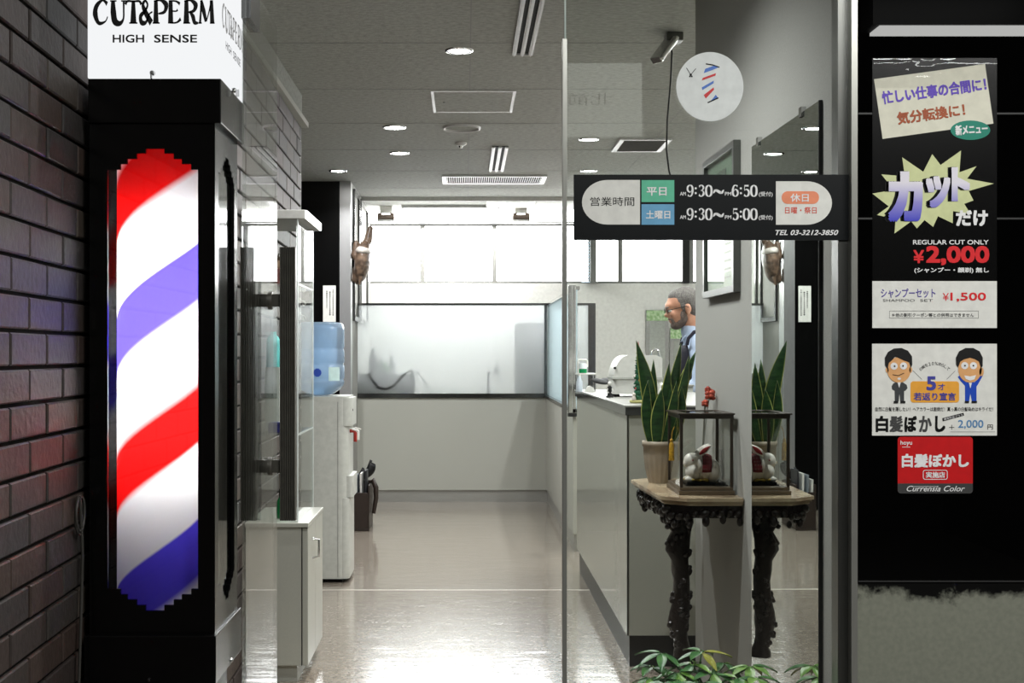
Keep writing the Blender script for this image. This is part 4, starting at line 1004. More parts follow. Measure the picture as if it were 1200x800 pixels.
# white round-topped machine
d = 5.62; x0, x1 = PX(718.5, d), PX(776, d); zb = zc + .012
e = thing('towel_warmer', 'white round-topped machine with a hinged lid on the reception counter', 'machine', ((x0 + x1) / 2, d + .1, zc))
b = MB(); zm = PZ(443.5, d); b.prism_z(rpoly(x0, d, x1, d + .22, .03), zb, zm, True); b.build('base', M['white_plastic'], e, bevel=.004)
b = MB(); zt = PZ(416, d); prof = []
hh = zt - zm; w_ = x1 - x0
for k in range(15):
    t = k / 14; prof.append((x0 + w_ * (.02 + .30 * (1 - math.cos(t * PI / 2))), zm + .004 + (hh - .004) * math.sin(t * PI / 2)))
prof += [(x1 - w_ * .12, zt), (x1, zt - hh * .12), (x1, zm + .004)]
b.prism_y(prof, d - .004, d + .224, True); b.build('lid', M['white_plastic'], e, bevel=.006)
b = MB(); b.box(x0 - .002, d - .006, zm - .002, x1 + .002, d + .226, zm + .006); b.build('band', M['ivory'], e)
b = MB(); b.lathe([(.006, 0), (.006, .008), (.003, .01)], P(720.5, 431, d - .006), 12, 'y'); b.build('knob', M['black_matte'], e)
for sx in (x0 + .02, x1 - .02):
    for sy in (.03, .19):
        b = MB(); b.lathe([(.012, 0), (.012, .012)], (sx, d + sy, zc), 10); b.build('foot', M['black_matte'], e)
# figurine and tree
cc = Vector((PX(714.5, 5.55), 5.55, zc)); s = 1.0
e = thing('figurine', 'tiny dark and white figurine in front of the white machine', 'figurine', cc)
b = MB(); b.lathe([(.016, 0), (.016, .006), (.011, .008), (.009, .03), (.012, .042), (.006, .05)], cc, 14); b.build('body', M['black_matte'], e)
b = MB(); b.ell(cc + Vector((0, 0, .059)), (.0095, .0095, .011)); b.build('head', M['white_plastic'], e)
b = MB(); b.tube([cc + Vector((-.009, -.006, .04)), cc + Vector((-.013, -.01, .028)), cc + Vector((-.006, -.013, .02))], .003, 8); b.tube([cc + Vector((.009, -.006, .04)), cc + Vector((.013, -.01, .028)), cc + Vector((.006, -.013, .02))], .003, 8); b.build('arms', M['mag1'], e)
d = 4.92; cc = Vector((PX(748, d), d, zc))
e = thing('christmas_tree', 'slim green ornament tree with tiny baubles on the front corner of the counter', 'ornament', cc)
M['tree_g'] = pm('tree_green', C(38, 96, 66), .5); M['bauble_o'] = pm('bauble_orange', C(220, 130, 50), .3); M['bauble_w'] = pm('bauble_white', C(225, 215, 205), .4); M['bauble_r'] = pm('bauble_red', C(170, 70, 70), .4)
M['plate_y'] = pm('plate_yellow', C(190, 186, 120), .35)
b = MB(); b.lathe([(.03, 0), (.034, .004), (.034, .01), (.03, .012)], cc, 28); b.build('plate', M['plate_y'], e)
b = MB(); random.seed(5)
ht = (470 - 402) / F * d
for k in range(10):
    z0 = .012 + k * ht * .088; r0 = .022 * (1 - k * .072)
    b.lathe([(r0 * .5, z0), (r0, z0 + .003), (r0 * .55, z0 + ht * .088)], cc, 12)
for k in range(60):
    a = random.random() * 2 * PI; u = random.random(); z = .014 + u * ht * .86; r0 = .02 * (1 - u * .72)
    b.ell(cc + Vector((math.cos(a) * r0, math.sin(a) * r0, z)), (.004, .004, .003), 6, 4)
b.build('foliage', M['tree_g'], e)
for (px, py, rr, m) in ((750.5, 445.5, .007, 'bauble_o'), (743.5, 441, .004, 'bauble_w'), (752, 458, .005, 'bauble_r'), (745, 455, .004, 'bauble_r'), (749, 430, .004, 'bauble_r'), (745, 424, .003, 'bauble_w'), (748, 415, .003, 'bauble_r')):
    b = MB(); p_ = P(px, py, d - .016); p_.y = d - .012; b.ell(p_, rr, 12, 8); b.build('bauble', M[m], e)
b = MB(); b.lathe([(.004, ht * .88), (.007, ht * .93), (.0035, ht * .97), (.001, ht * 1.06)], cc, 10); b.build('topper', M['bauble_r'], e)
b = MB(); q = P(741.5, 466, d - .02); q.z = zc + .012
b.lathe([(.008, 0), (.009, .006), (.005, .016)], (q.x + .004, d - .02, zc + .012), 12); b.ell((q.x + .004, d - .02, zc + .034), .007, 12, 8); b.build('tiny_figure', M['bauble_w'], e)
# ------------------------------------------------------------------ styling mirrors on the back wall
def styling_mirror(x0, x1, y0, y1, d, label):
    a, b_ = P(x0, y1, d), P(x1, y0, d)
    e = thing('styling_mirror', label, 'mirror', ((a.x + b_.x) / 2, d, a.z), 'leaf-bordered mirrors')
    t = .03
    b = MB(); b.box(a.x, d, a.z, b_.x, d + .02, b_.z); b.build('backing', M['chrome'], e)
    b = MB(); b.box(a.x + t, d - .003, a.z, b_.x - t, d, b_.z - .1); b.build('mirror_glass', M['mirror'], e)
    b = MB(); b.box(a.x + .004, d - .004, b_.z - .095, b_.x - .004, d, b_.z - .004); b.build('leaf_panel', pm('leaf_print', C(176, 196, 160), .4, var=C(110, 150, 90), vscale=45), e)
styling_mirror(757, 783.5, 363, 455, 11.28, 'narrow mirror with a green leaf panel on top, on the back wall beside the man')
styling_mirror(785, 812, 384, 470, 11.28, 'lower mirror with a green leaf panel partly hidden behind the man')
c = P(768, 470, 9.2)
e = thing('basin_tap', 'chrome swan-neck tap in front of the leaf-topped mirror', 'tap', (PX(764, 9.2), 9.2, .8))
b = MB(); b.tube([(PX(763.5, 9.2), 9.2, .8), (PX(763.5, 9.2), 9.2, PZ(418, 9.2)), (PX(764.5, 9.2), 9.2, PZ(412, 9.2)), (PX(768, 9.2), 9.2, PZ(409, 9.2)), (PX(771.5, 9.2), 9.2, PZ(411, 9.2)), (PX(773, 9.2), 9.2, PZ(418, 9.2)), (PX(773, 9.2), 9.2, PZ(424, 9.2))], .008, 10); b.build('spout', M['chrome'], e)
b = MB(); b.lathe([(.02, 0), (.02, .02), (.012, .03)], (PX(763.5, 9.2), 9.2, .8), 14); b.build('base', M['chrome'], e)
e = thing('styling_station', 'white styling station behind the reception counter', 'cabinet', (1.45, 9.35, 0))
b = MB(); b.box(1.15, 9.1, .05, 2.4, 9.55, .76); b.build('body', M['ivory'], e); b = MB(); b.box(1.13, 9.08, .76, 2.42, 9.57, .8); b.build('worktop', M['white_plastic'], e); b = MB(); b.box(1.17, 9.13, 0, 2.38, 9.53, .05); b.build('plinth', M['lam_dark'], e)
b = MB(); x = PX(777.5, 9.2); b.lathe([(.02, 0), (.022, .01), (.022, .06), (.01, .08), (.01, .1)], (x, 9.2, .8), 14)
tag(b.build('lotion_bottle', M['navy']), 'dark blue bottle beside the swan-neck tap', 'bottle')
# ------------------------------------------------------------------ framed certificate and big mirror on the right wall
def on_wall(y, z, out=0.0): return Vector((WX(y) - out, y, z))
def wall_slab(mb, ya, yb, za, zb, o0, o1):
    vs = [on_wall(ya, za, o0), on_wall(yb, za, o0), on_wall(yb, zb, o0), on_wall(ya, zb, o0), on_wall(ya, za, o1), on_wall(yb, za, o1), on_wall(yb, zb, o1), on_wall(ya, zb, o1)]
    mb.add(vs, [(0, 1, 2, 3), (7, 6, 5, 4), (0, 4, 5, 1), (1, 5, 6, 2), (2, 6, 7, 3), (3, 7, 4, 0)], False)
def ywall(px): k = (px - VX) / F; return .8756 / (k + .012)
ya, yb_ = ywall(868), ywall(831); z1 = PZ(163.5, ya); z0 = PZ(342, ya)
e = thing('framed_certificate', 'framed pale green certificate hung on the right wall behind the opening-hours board', 'picture frame', on_wall((ya + yb_) / 2, z0))
b = MB(); t = .022
wall_slab(b, ya, yb_, z0, z0 + t, 0, .022); wall_slab(b, ya, yb_, z1 - t, z1, 0, .022); wall_slab(b, ya, ya + t, z0 + t, z1 - t, 0, .022); wall_slab(b, yb_ - t, yb_, z0 + t, z1 - t, 0, .022)
b.build('frame', M['alu_dark'], e, bevel=.001)
b = MB(); wall_slab(b, ya + t, yb_ - t, z0 + t, z1 - t, .002, .008); b.build('mat_board', pm('mat_green', C(140, 164, 142), .5), e)
b = MB(); wall_slab(b, ya + .06, yb_ - .06, z0 + .07, z1 - .16, .008, .0095); b.build('document', pm('document', C(200, 206, 194), .5), e)
b = MB(); wall_slab(b, (ya + yb_) / 2 - .07, (ya + yb_) / 2 + .07, z1 - .12, z1 - .06, .008, .0095)
for k in range(9): wall_slab(b, ya + .09, yb_ - .09 - (k % 3) * .03, z1 - .2 - k * .026, z1 - .194 - k * .026, .0095, .0105)
b.build('print', pm('print_grey', C(92, 104, 92), .5), e)
b = MB(); wall_slab(b, ya + t, yb_ - t, z0 + t, z1 - t, .013, .015); b.build('glazing', M['glass'], e)
ya, yb_ = ywall(963.5), ywall(884); z1 = PZ(117.5, ya)
e = thing('wall_mirror', 'tall frameless mirror on the right wall reflecting the console and rabbit', 'mirror', on_wall((ya + yb_) / 2, .08))
b = MB(); wall_slab(b, ya, yb_, .08, z1, 0, .004); b.build('backing', M['black_matte'], e)
b = MB(); wall_slab(b, ya + .001, yb_ - .001, .081, z1 - .001, .004, .008); b.build('mirror_glass', M['mirror'], e)
b = MB(); wall_slab(b, ya - .004, ya + .001, .08, z1, 0, .009); b.build('edge', M['black_matte'], e)
for px in (892, 943):
    y = ywall(px); b = MB(); wall_slab(b, y - .012, y + .012, z1 - .012, z1 + .012, 0, .012); b.build('clip', M['chrome'], e)
# ------------------------------------------------------------------ wall-hung console
zt = .722; xw_ = lambda y: WX(y) - .002
M['marble'] = pm('marble', C(196, 180, 150), .12, spec=.5, var=C(150, 128, 104), vscale=12)
M['carved'] = pm('carved_wood', C(26, 18, 15), .3, spec=.5, bump=.4, bscale=60)
e = thing('console_table', 'small wall-hung console with a beige marble top, black carved apron and single carved leg', 'console table', (.70, 4.08, .19))
ny, fy = 3.80, 4.42
def top_poly(g): return [(xw_(ny), ny + g), (.66 + g * .6, ny + g), (.588 + g, ny + .06 + g * .4), (.566 + g, fy - .05 - g * .4), (.62 + g * .6, fy - g), (xw_(fy), fy - g)]
b = MB()
for g, za, zb in ((0, zt - .010, zt), (.006, zt - .016, zt - .010), (.012, zt - .023, zt - .016)): b.prism_z(top_poly(g), za, zb)
b.build('marble_top', M['marble'], e, bevel=.002)
b = MB(); random.seed(11)
b.prism_z(top_poly(.03), zt - .062, zt - .023)
edge = top_poly(.026)
for i in range(len(edge) - 1):
    a = Vector((*edge[i], 0)); q = Vector((*edge[i + 1], 0)); n = max(2, int((q - a).length / .022))
    for k in range(n):
        p_ = a.lerp(q, (k + .5) / n); ph = (k + .5) / n * PI
        r = .009 + .006 * random.random(); dz = .038 + .02 * math.sin(ph * 3) ** 2
        b.ell((p_.x, p_.y, zt - dz), (r, r, r * 1.3), 10, 7, Euler((random.random(), random.random(), random.random())))
        if k % 2 == 0: b.ell((p_.x + .006, p_.y, zt - dz - .014 - .012 * abs(math.cos(ph))), (r * .8, r * .8, r * 1.2), 10, 7)
b.build('carved_apron', M['carved'], e)
b = MB(); lx, ly = .715, 4.08
sil = [(603, 786, 812), (612, 777, 812), (622, 786, 809), (632, 781, 808), (644, 780, 808), (656, 787, 807), (668, 787, 808), (680, 789, 808), (695, 788, 808), (706, 787, 808), (716, 785, 808), (728, 783, 808), (738, 785, 806), (748, 789, 806), (757, 792, 808), (762, 789, 812), (768, 789, 813)]
rings = []
for i, (yy, xa, xb) in enumerate(sil):
    z = PZ(yy, ly); x0, x1 = PX(xa, ly), PX(xb, ly); cx, rx = (x0 + x1) / 2, (x1 - x0) / 2
    rings.append([Vector((cx + rx * math.cos(a) * (1 + .07 * math.sin(3 * a + i)), ly + (.034 if i < 14 else .04) * math.sin(a) * (1 + .1 * math.cos(4 * a + i * 1.7)), z)) for a in [2 * PI * k / 20 for k in range(20)]])
b.loft(rings)
for k in range(46):
    yy, xa, xb = sil[random.randrange(0, 15)]; a = PI + random.random() * PI; cx = (xa + xb) / 2; rr = (xb - xa) / 2
    p_ = P(cx + rr * math.cos(a) * .95, yy + random.uniform(-5, 5), ly); p_.y = ly + .03 * math.sin(a)
    b.ell(p_, (.009, .009, .014), 8, 6, Euler((random.random(), random.random(), 0)))
o = b.build('carved_leg', M['carved'], e)
# glass case
d = 3.89; x0, x1 = PX(797, d), WX(4.0) - .012; y0, y1 = d, d + .235; z0 = zt; z1 = PZ(486, d)
M['case_wood'] = pm('case_wood', C(52, 44, 36), .4, bump=.05)
M['case_wood_l'] = pm('case_wood_light', C(88, 76, 60), .4)
e = thing('display_case', 'small dark wooden glass case on the marble console', 'display case', ((x0 + x1) / 2, (y0 + y1) / 2, z0))
b = MB(); b.box(x0 - .004, y0 - .004, z0, x1 + .004, y1 + .004, z0 + .014); b.box(x0, y0, z0 + .014, x1, y1, z0 + .024); b.build('plinth', M['case_wood_l'], e, bevel=.002)
b = MB(); t = .009
for xa in (x0, x1 - t):
    for ya in (y0, y1 - t): b.box(xa, ya, z0 + .024, xa + t, ya + t, z1 - .012)
b.box(x0 - .001, y0 - .001, z1 - .012, x1 + .001, y0 + .011, z1); b.box(x0 - .001, y1 - .011, z1 - .012, x1 + .001, y1 + .001, z1); b.box(x0 - .001, y0 + .011, z1 - .012, x0 + .011, y1 - .011, z1); b.box(x1 - .011, y0 + .011, z1 - .012, x1 + .001, y1 - .011, z1)
tt = .022
for q in ((x0 - .006, y0 - .006, x1 + .004, y0 + tt), (x0 - .006, y1 - tt, x1 + .004, y1 + .006), (x0 - .006, y0 + tt, x0 + tt, y1 - tt), (x1 - tt, y0 + tt, x1 + .004, y1 - tt)): b.box(q[0], q[1], z1, q[2], q[3], z1 + .005)
b.build('frame', M['case_wood'], e, bevel=.001)
b = MB(); b.box(x0 + .02, y0 + .02, z1 + .001, x1 - .02, y1 - .02, z1 + .003); b.build('top_pane', M['case_glass'], e)
b = MB(); b.box(x0 + t, y0 + .003, z0 + .024, x1 - t, y0 + .005, z1 - .012); b.build('front_pane', M['case_glass'], e)
b = MB(); b.box(x0 + .003, y0 + t, z0 + .024, x0 + .005, y1 - t, z1 - .012); b.build('side_pane', M['case_glass'], e)
b = MB(); b.box(x1 - .005, y0 + t, z0 + .024, x1 - .003, y1 - t, z1 - .012); b.build('side_pane', M['case_glass'], e)
b = MB(); b.box(x0 + t, y1 - .005, z0 + .024, x1 - t, y1 - .003, z1 - .012); b.build('back_pane', M['case_glass'], e)
# rabbit on a black stand
rd = 3.965; zst = z0 + .024
b = MB(); b.box(PX(801, rd), rd - .04, zst, PX(850, rd), rd + .07, zst + .004); b.box(PX(802, rd) + .003, rd - .036, zst + .004, PX(849, rd) - .003, rd + .066, zst + .011)
tag(b.build('stand', M['black_gloss'], bevel=.001), 'flat black lacquer stand under the white rabbit', 'stand')
zr = zst + .011
M['gold_c'] = pm('gold_cloth', C(186, 160, 70), .7, bump=.3)
b = MB(); cxr = PX(822, rd); b.ell((cxr, rd + .012, zr + .006), (.048, .04, .006), 24, 8)
for k in range(14): a = 2 * PI * k / 14; b.ell((cxr + .046 * math.cos(a), rd + .012 + .038 * math.sin(a), zr + .006), (.008, .008, .005), 8, 6)
tag(b.build('cushion', M['gold_c']), 'thin golden cushion under the white rabbit', 'cushion')
zr += .008
M['rabbit'] = pm('rabbit_glaze', C(236, 233, 225), .35, var=C(230, 225, 215), vscale=8); M['ear_red'] = pm('ear_red', C(150, 36, 38), .5); M['blanket'] = pm('blanket_red', C(128, 26, 34), .6, var=C(96, 18, 28), vscale=200)
q = lambda x, y, dy=0: Vector((PX(x, rd), rd + dy, PZ(y, rd)))
e = thing('rabbit_figurine', 'white ceramic rabbit with red ears and red dotted blanket inside the glass case', 'figurine', (cxr, rd, zr))
b = MB(); sc_ = rd / F
b.ell(q(826, 548), (15 * sc_, .036, 15.5 * sc_), 24, 16)                  # body
b.ell(q(834, 551, -.016), (9.5 * sc_, .02, 13.5 * sc_), 20, 14)            # near haunch
b.ell(q(834, 551, .02), (9.5 * sc_, .02, 13.5 * sc_), 20, 14)
b.ell(q(813, 552), (10 * sc_, .03, 11 * sc_), 20, 14)                      # chest
b.ell(q(810.5, 539.5), (9.4 * sc_, .022, 9.2 * sc_), 22, 14)                 # head
b.ell(q(804, 542.5), (3.8 * sc_, .013, 4.2 * sc_), 16, 10)                   # muzzle
b.ell(q(808, 561, -.014), (7 * sc_, .009, 3.6 * sc_), 14, 10); b.ell(q(808, 561, .016), (7 * sc_, .009, 3.6 * sc_), 14, 10)
b.ell(q(841, 556, .0), (3.5 * sc_, .01, 3.5 * sc_), 12, 8)
for dy in (-.009, .011):
    rings = []; a, c2 = q(813, 536, dy), q(832.5, 520.5, dy * 1.9)
    for k in range(11):
        u = k / 10; p_ = a.lerp(c2, u); w_ = .0118 * max(.05, math.sin(PI * (.14 + .84 * u))) ** .8
        rings.append([p_ + Vector((-.55 * w_ * math.cos(g), .0042 * math.sin(g), .83 * w_ * math.cos(g))) for g in [2 * PI * j / 12 for j in range(12)]])
    b.loft(rings)
remesh(b.build('body', M['rabbit'], e), .0014, 2)
for dy, s_ in ((-.009, -1), (.011, 1)):
    b = MB(); a, c2 = q(818.5, 531.8, dy * 1.25 + s_ * .0034), q(830.3, 522.3, dy * 1.8 + s_ * .0034); rings = []
    for k in range(9):
        u = k / 8; p_ = a.lerp(c2, u); w_ = .0066 * max(.05, math.sin(PI * (.1 + .86 * u))) ** .8
        rings.append([p_ + Vector((-.55 * w_ * math.cos(g), .0022 * math.sin(g), .83 * w_ * math.cos(g))) for g in [2 * PI * j / 10 for j in range(10)]])
    b.loft(rings); b.build('inner_ear', M['ear_red'], e)
    b = MB(); b.ell(q(810.5, 538.5, s_ * .0226), .0026, 10, 6); b.build('eye', M['ear_red'], e)
# blanket over the back
b = MB(); rows = []
for i in range(8):
    u = i / 7; x = 822 + (833 - 822) * u; row = []
    for j in range(15):
        g = math.radians(-105 + 210 * j / 14); rr = 1.07
        cz, cyr = 548, 0
        prof = math.sqrt(max(.05, 1 - ((x - 826) / 15.6) ** 2))
        row.append(Vector((PX(x - (1 - math.cos(g)) * 1.5, rd), rd + math.sin(g) * .0365 * prof * rr * 1.04, PZ(548 - 15.5 * prof * rr * math.cos(g), rd))))
    rows.append(row)
b.loft(rows, cap=False, closed=False); o = b.build('blanket', M['blanket'], e); s_ = o.modifiers.new('thick', 'SOLIDIFY'); s_.thickness = .0016; s_.offset = 1
b = MB()
for i in (1, 3, 5):
    for j in range(1, 14): p_ = rows[i][j]; dv = Vector((0, p_.y - rd, p_.z - q(826, 548).z)).normalized(); b.ell(p_ + dv * .0018, .0009, 6, 4)
b.build('blanket_dots', M['rabbit'], e)
b = MB(); b.ell(q(800.2, 541.5), (.002, .003, .0018), 10, 6); b.build('nose', M['gold_c'], e)
# tassel
M['gold'] = pm('gold_thread', C(190, 148, 36), .5, var=C(140, 104, 20), vscale=120)
c = P(781.5, 516, 3.99); c.x = x0 - .010
e = thing('tassel', 'golden tassel hanging from the left corner of the glass case', 'tassel', c)
b = MB(); b.ell(c, (.0055, .0055, .006), 12, 8); b.lathe([(.004, -.004), (.0075, -.012), (.0085, -.05), (.009, -.062)], c, 16); b.build('fringe', M['gold'], e)
b = MB(); b.tube([c + Vector((0, 0, .005)), c + Vector((.003, 0, .03)), c + Vector((.0095, 0, .044))], .0013, 6); b.build('cord', M['gold'], e)
# ------------------------------------------------------------------ snake plant
d = 4.27; pc = Vector((PX(772, d), d, zt)); r1 = .055; hp = (562 - 513) / F * d
M['pot'] = pm('pot_beige', C(150, 138, 120), .5)
e = thing('snake_plant', 'snake plant with yellow-edged upright leaves in a fluted beige pot', 'potted plant', pc)
b = MB(); rings = []
for (rr, h_) in ((.034, 0), (.036, .012), (.045, .05), (.05, .09), (.0515, hp - .018), (.055, hp - .017), (.0555, hp), (.049, hp), (.047, hp - .02)):
    rings.append([pc + Vector(((rr + (.0012 * math.cos(16 * a) if .01 < h_ < hp - .02 else 0)) * math.cos(a), (rr + (.0012 * math.cos(16 * a) if .01 < h_ < hp - .02 else 0)) * math.sin(a), h_)) for a in [2 * PI * k / 96 for k in range(96)]])
b.loft(rings); b.build('pot', M['pot'], e)
b = MB(); b.lathe([(.0005, hp - .012), (.049, hp - .014)], pc, 24, cap=False); b.build('soil', pm('soil', C(46, 36, 28), .9), e)
M['leaf_d'] = pm('snake_leaf', C(46, 78, 40), .35, var=C(26, 52, 30), vscale=30, stretch=(1, 1, 3)); M['leaf_y'] = pm('snake_leaf_edge', C(150, 156, 84), .4)
def blade(x0, x1, y1, w, dy0=0, dy1=0, bend=0, tw=0, y0=513, mid=None):
    mb = MB(); a = Vector((PX(x0, d), d + dy0, zt + hp - .03)); c2 = Vector((PX(x1, d), d + dy1, PZ(y1, d))); n = 14; W = w / F * d; rows = []
    for i in range(n + 1):
        u = i / n; p_ = a.lerp(c2, u); p_.x += bend / F * d * math.sin(u * PI)
        ww = W * (.42 + .58 * math.sin(min(1, u / .55) * PI / 2)) * (1 if u < .5 else max(.02, 1 - ((u - .5) / .5) ** 2.0)) / 2
        t = tw * u; R = []
        for f in (-1, -.86, -.3, .3, .86, 1):
            R.append(p_ + Vector((math.cos(t) * f * ww, math.sin(t) * f * ww + .18 * ww * (abs(f) ** 2 - .5), 0)))
        rows.append(R)
    for i in range(n):
        for j in range(5):
            mb.cur = 1 if j in (0, 4) else 0
            mb.add([rows[i][j], rows[i][j + 1], rows[i + 1][j + 1], rows[i + 1][j]], [(0, 1, 2, 3)], True)
    o = mb.build('leaf', [M['leaf_d'], M['leaf_y']], e); s_ = o.modifiers.new('thick', 'SOLIDIFY'); s_.thickness = .002
    wl = o.modifiers.new('weld', 'WELD'); wl.merge_threshold = .00005
    o.modifiers.move(1, 0)
for a in ((764, 744, 399, 19, -.0, -.03, 6, .25), (763, 757, 445, 13, -.03, -.05, -4, -.2), (768, 782, 425, 14, -.02, -.04, 2, .3), (771, 780, 432, 17, -.03, -.03, 3, -.3), (776, 797, 402, 15, -.0, -.02, 0, .4),
          (779, 815, 411, 17, .01, -.01, -4, -.2), (782, 806, 417, 13, -.02, -.02, 2, .3), (774, 790, 446, 13, -.035, -.05, 3, .2), (768, 772, 455, 16, -.04, -.06, -2, -.1), (781, 797, 452, 14, -.01, -.03, 6, .1), (765, 768, 421, 13, .02, .04, 0, .3)):
    blade(*a)
# red dried flowers in a slim vase behind the case
c = Vector((PX(823, 4.22), 4.22, zt)); 
e = thing('flower_vase', 'slim dark vase of coral-red dried flowers standing behind the glass case', 'vase', c)
b = MB(); b.lathe([(.011, 0), (.014, .01), (.014, .05), (.009, .08), (.0085, .11), (.011, .115)], c, 18); b.build('vase', M['case_wood'], e)
M['stem'] = pm('dry_stem', C(150, 150, 140), .6); M['coral'] = pm('coral_petal', C(190, 84, 62), .6, var=C(140, 52, 42), vscale=60)
for (px, py, rr) in ((832, 462, .018), (826, 472, .012), (829, 456, .010)):
    t = P(px, py, 4.2); b = MB(); b.tube([c + Vector((0, 0, .1)), c.lerp(t, .6) + Vector((0, 0, .06)), t], .0018, 6); st = b.build('stem', M['stem'], e)
    b = MB(); random.seed(px)
    for k in range(12):
        a = 2 * PI * k / 12 * 2.4; b.ell(t + Vector((math.cos(a) * rr * .55, math.sin(a) * rr * .55, (k / 12 - .5) * rr * 1.4)), (rr * .5, rr * .5, rr * .38), 8, 6, Euler((a, k, 0)))
    b.build('bloom', M['coral'], st)
# ------------------------------------------------------------------ umbrella plant by the glass
d = 3.35; pc = Vector((.625, d, 0))
e = thing('umbrella_plant', 'bushy green umbrella plant with a few yellow leaflets growing in a pot behind the glass', 'potted plant', pc)
b = MB(); b.lathe([(.07, 0), (.075, .01), (.095, .17), (.1, .18), (.1, .2), (.088, .2), (.085, .185)], pc, 32); b.build('pot', M['case_wood'], e)
b = MB(); b.lathe([(.0005, .188), (.087, .186)], pc, 24, cap=False); b.build('soil', M['leather'], e)
M['lf'] = pm('umbrella_leaf', C(70, 116, 58), .38, var=C(44, 88, 46), vscale=40); M['lf2'] = pm('umbrella_leaf_pale', C(112, 150, 62), .38, var=C(86, 128, 52), vscale=40); M['lfy'] = pm('umbrella_leaf_yellow', C(150, 150, 62), .4)
random.seed(21)
whorls = [(764, 782, .03, 6, 1.0), (800, 799, -.09, 7, 1.1), (866, 796, -.08, 6, 1.0), (823, 801, -.1, 7, 1.0), (781, 803, -.1, 6, 1.0), (776, 766, .0, 6, 1.0), (822, 765, .02, 6, 1.05), (794, 789, -.06, 7, 1.0), (836, 789, -.05, 7, 1.1), (879, 781, -.0, 7, 1.0), (885, 795, -.06, 7, .9), (762, 795, -.04, 6, .9), (812, 779, -.02, 6, .9), (848, 777, .05, 5, .9)]
for wi, (px, py, dy, n, s_) in enumerate(whorls):
    t = P(px, py, d + dy); b = MB()
    base_ = pc + Vector((random.uniform(-.03, .03), random.uniform(-.03, .03), .186))
    b.tube([base_, base_.lerp(t, .5) + Vector((0, 0, .03)), t], [.004, .003, .002], 8); st = b.build('stem', M['lf'], e)
    for k in range(n):
        a = 2 * PI * k / n + wi * .7; L = .062 * s_ * random.uniform(.8, 1.2); dr = Vector((math.cos(a), math.sin(a) * .9, random.uniform(-.45, .25))); dr.normalize()
        sd = dr.cross(Vector((0, 0, 1))).normalized(); rows = []
        for i in range(9):
            u = i / 8; p_ = t + dr * (.008 + L * u) + Vector((0, 0, -.022 * u * u)); wd = .0135 * s_ * math.sin(PI * (.04 + .94 * u ** .8)); nrm = Vector((0, 0, 1))
            rows.append([p_ - sd * wd + nrm * .004, p_ - sd * wd * .5 + nrm * .001, p_, p_ + sd * wd * .5 + nrm * .001, p_ + sd * wd + nrm * .004])
        lb = MB(); lb.loft(rows, cap=False, closed=False)
        lb.tube([t, t + dr * .012], .0012, 6)
        mt = M['lfy'] if (wi in (6, 9) and k in (1, 2)) else random.choice([M['lf'], M['lf'], M['lf2']])
        lb.build('leaflet', mt, st)
# ------------------------------------------------------------------ the barber
my = 7.7
M['skin'] = pm('skin', C(186, 140, 116), .5, spec=.3, var=C(176, 128, 104), vscale=30)
M['shirt'] = pm('shirt_blue', C(176, 190, 212), .8, spec=.2, var=C(168, 183, 206), vscale=40)
M['apron'] = pm('apron_dark', C(34, 33, 42), .8, spec=.2); M['trouser'] = pm('trousers', C(38, 38, 44), .8)
M['hair_g'] = pm('grey_hair', C(118, 114, 110), .7, var=C(74, 70, 68), vscale=160, bump=.5, bscale=200); M['beard'] = pm('beard', C(112, 98, 90), .8, var=C(76, 64, 58), vscale=160, bump=.4, bscale=220)
e = thing('person', 'grey-haired bearded man in pale blue shirt and dark apron, head bent, behind the counter', 'person', (1.40, my, 0))
V = lambda x, y, z: Vector((x, my + y, z))
hc = P(800, 361, my)
Rh = Matrix.Rotation(math.radians(-12), 3, 'Y')              # head bent forward
def hp_(x, y, z): return hc + Rh @ Vector((x, y, z))
def hell(mb, c, r, n=18, m=12, rot=(0, 0, 0)):
    E = Rh @ Euler(rot).to_matrix(); k = len(mb.v); mb.ell((0, 0, 0), r, n, m); mb.xf(Matrix.Translation(hp_(*c)) @ E.to_4x4(), k)
b = MB()
hell(b, (.008, 0, .035), (.096, .074, .084)); hell(b, (-.03, 0, -.03), (.062, .056, .078)); hell(b, (-.056, 0, -.086), (.032, .036, .026)); hell(b, (-.072, 0, .03), (.03, .05, .03))
hell(b, (-.088, 0, .012), (.012, .04, .010)); hell(b, (-.102, 0, -.022), (.018, .014, .013)); hell(b, (-.094, 0, -.002), (.012, .009, .026)); hell(b, (-.089, 0, -.052), (.011, .022, .007)); hell(b, (-.086, 0, -.065), (.011, .021, .008))
hell(b, (-.07, -.036, -.022), (.022, .02, .022)); hell(b, (-.07, .036, -.022), (.022, .02, .022)); hell(b, (.01, 0, -.045), (.05, .06, .05))
for s in (-1, 1):
    hell(b, (.018, s * .076, -.012), (.020, .008, .032)); hell(b, (.022, s * .082, -.006), (.018, .006, .024)); hell(b, (.012, s * .078, -.036), (.010, .008, .010))
cap(b, hp_(.03, 0, -.05), V(1.385, 0, 1.235), .056, .062)
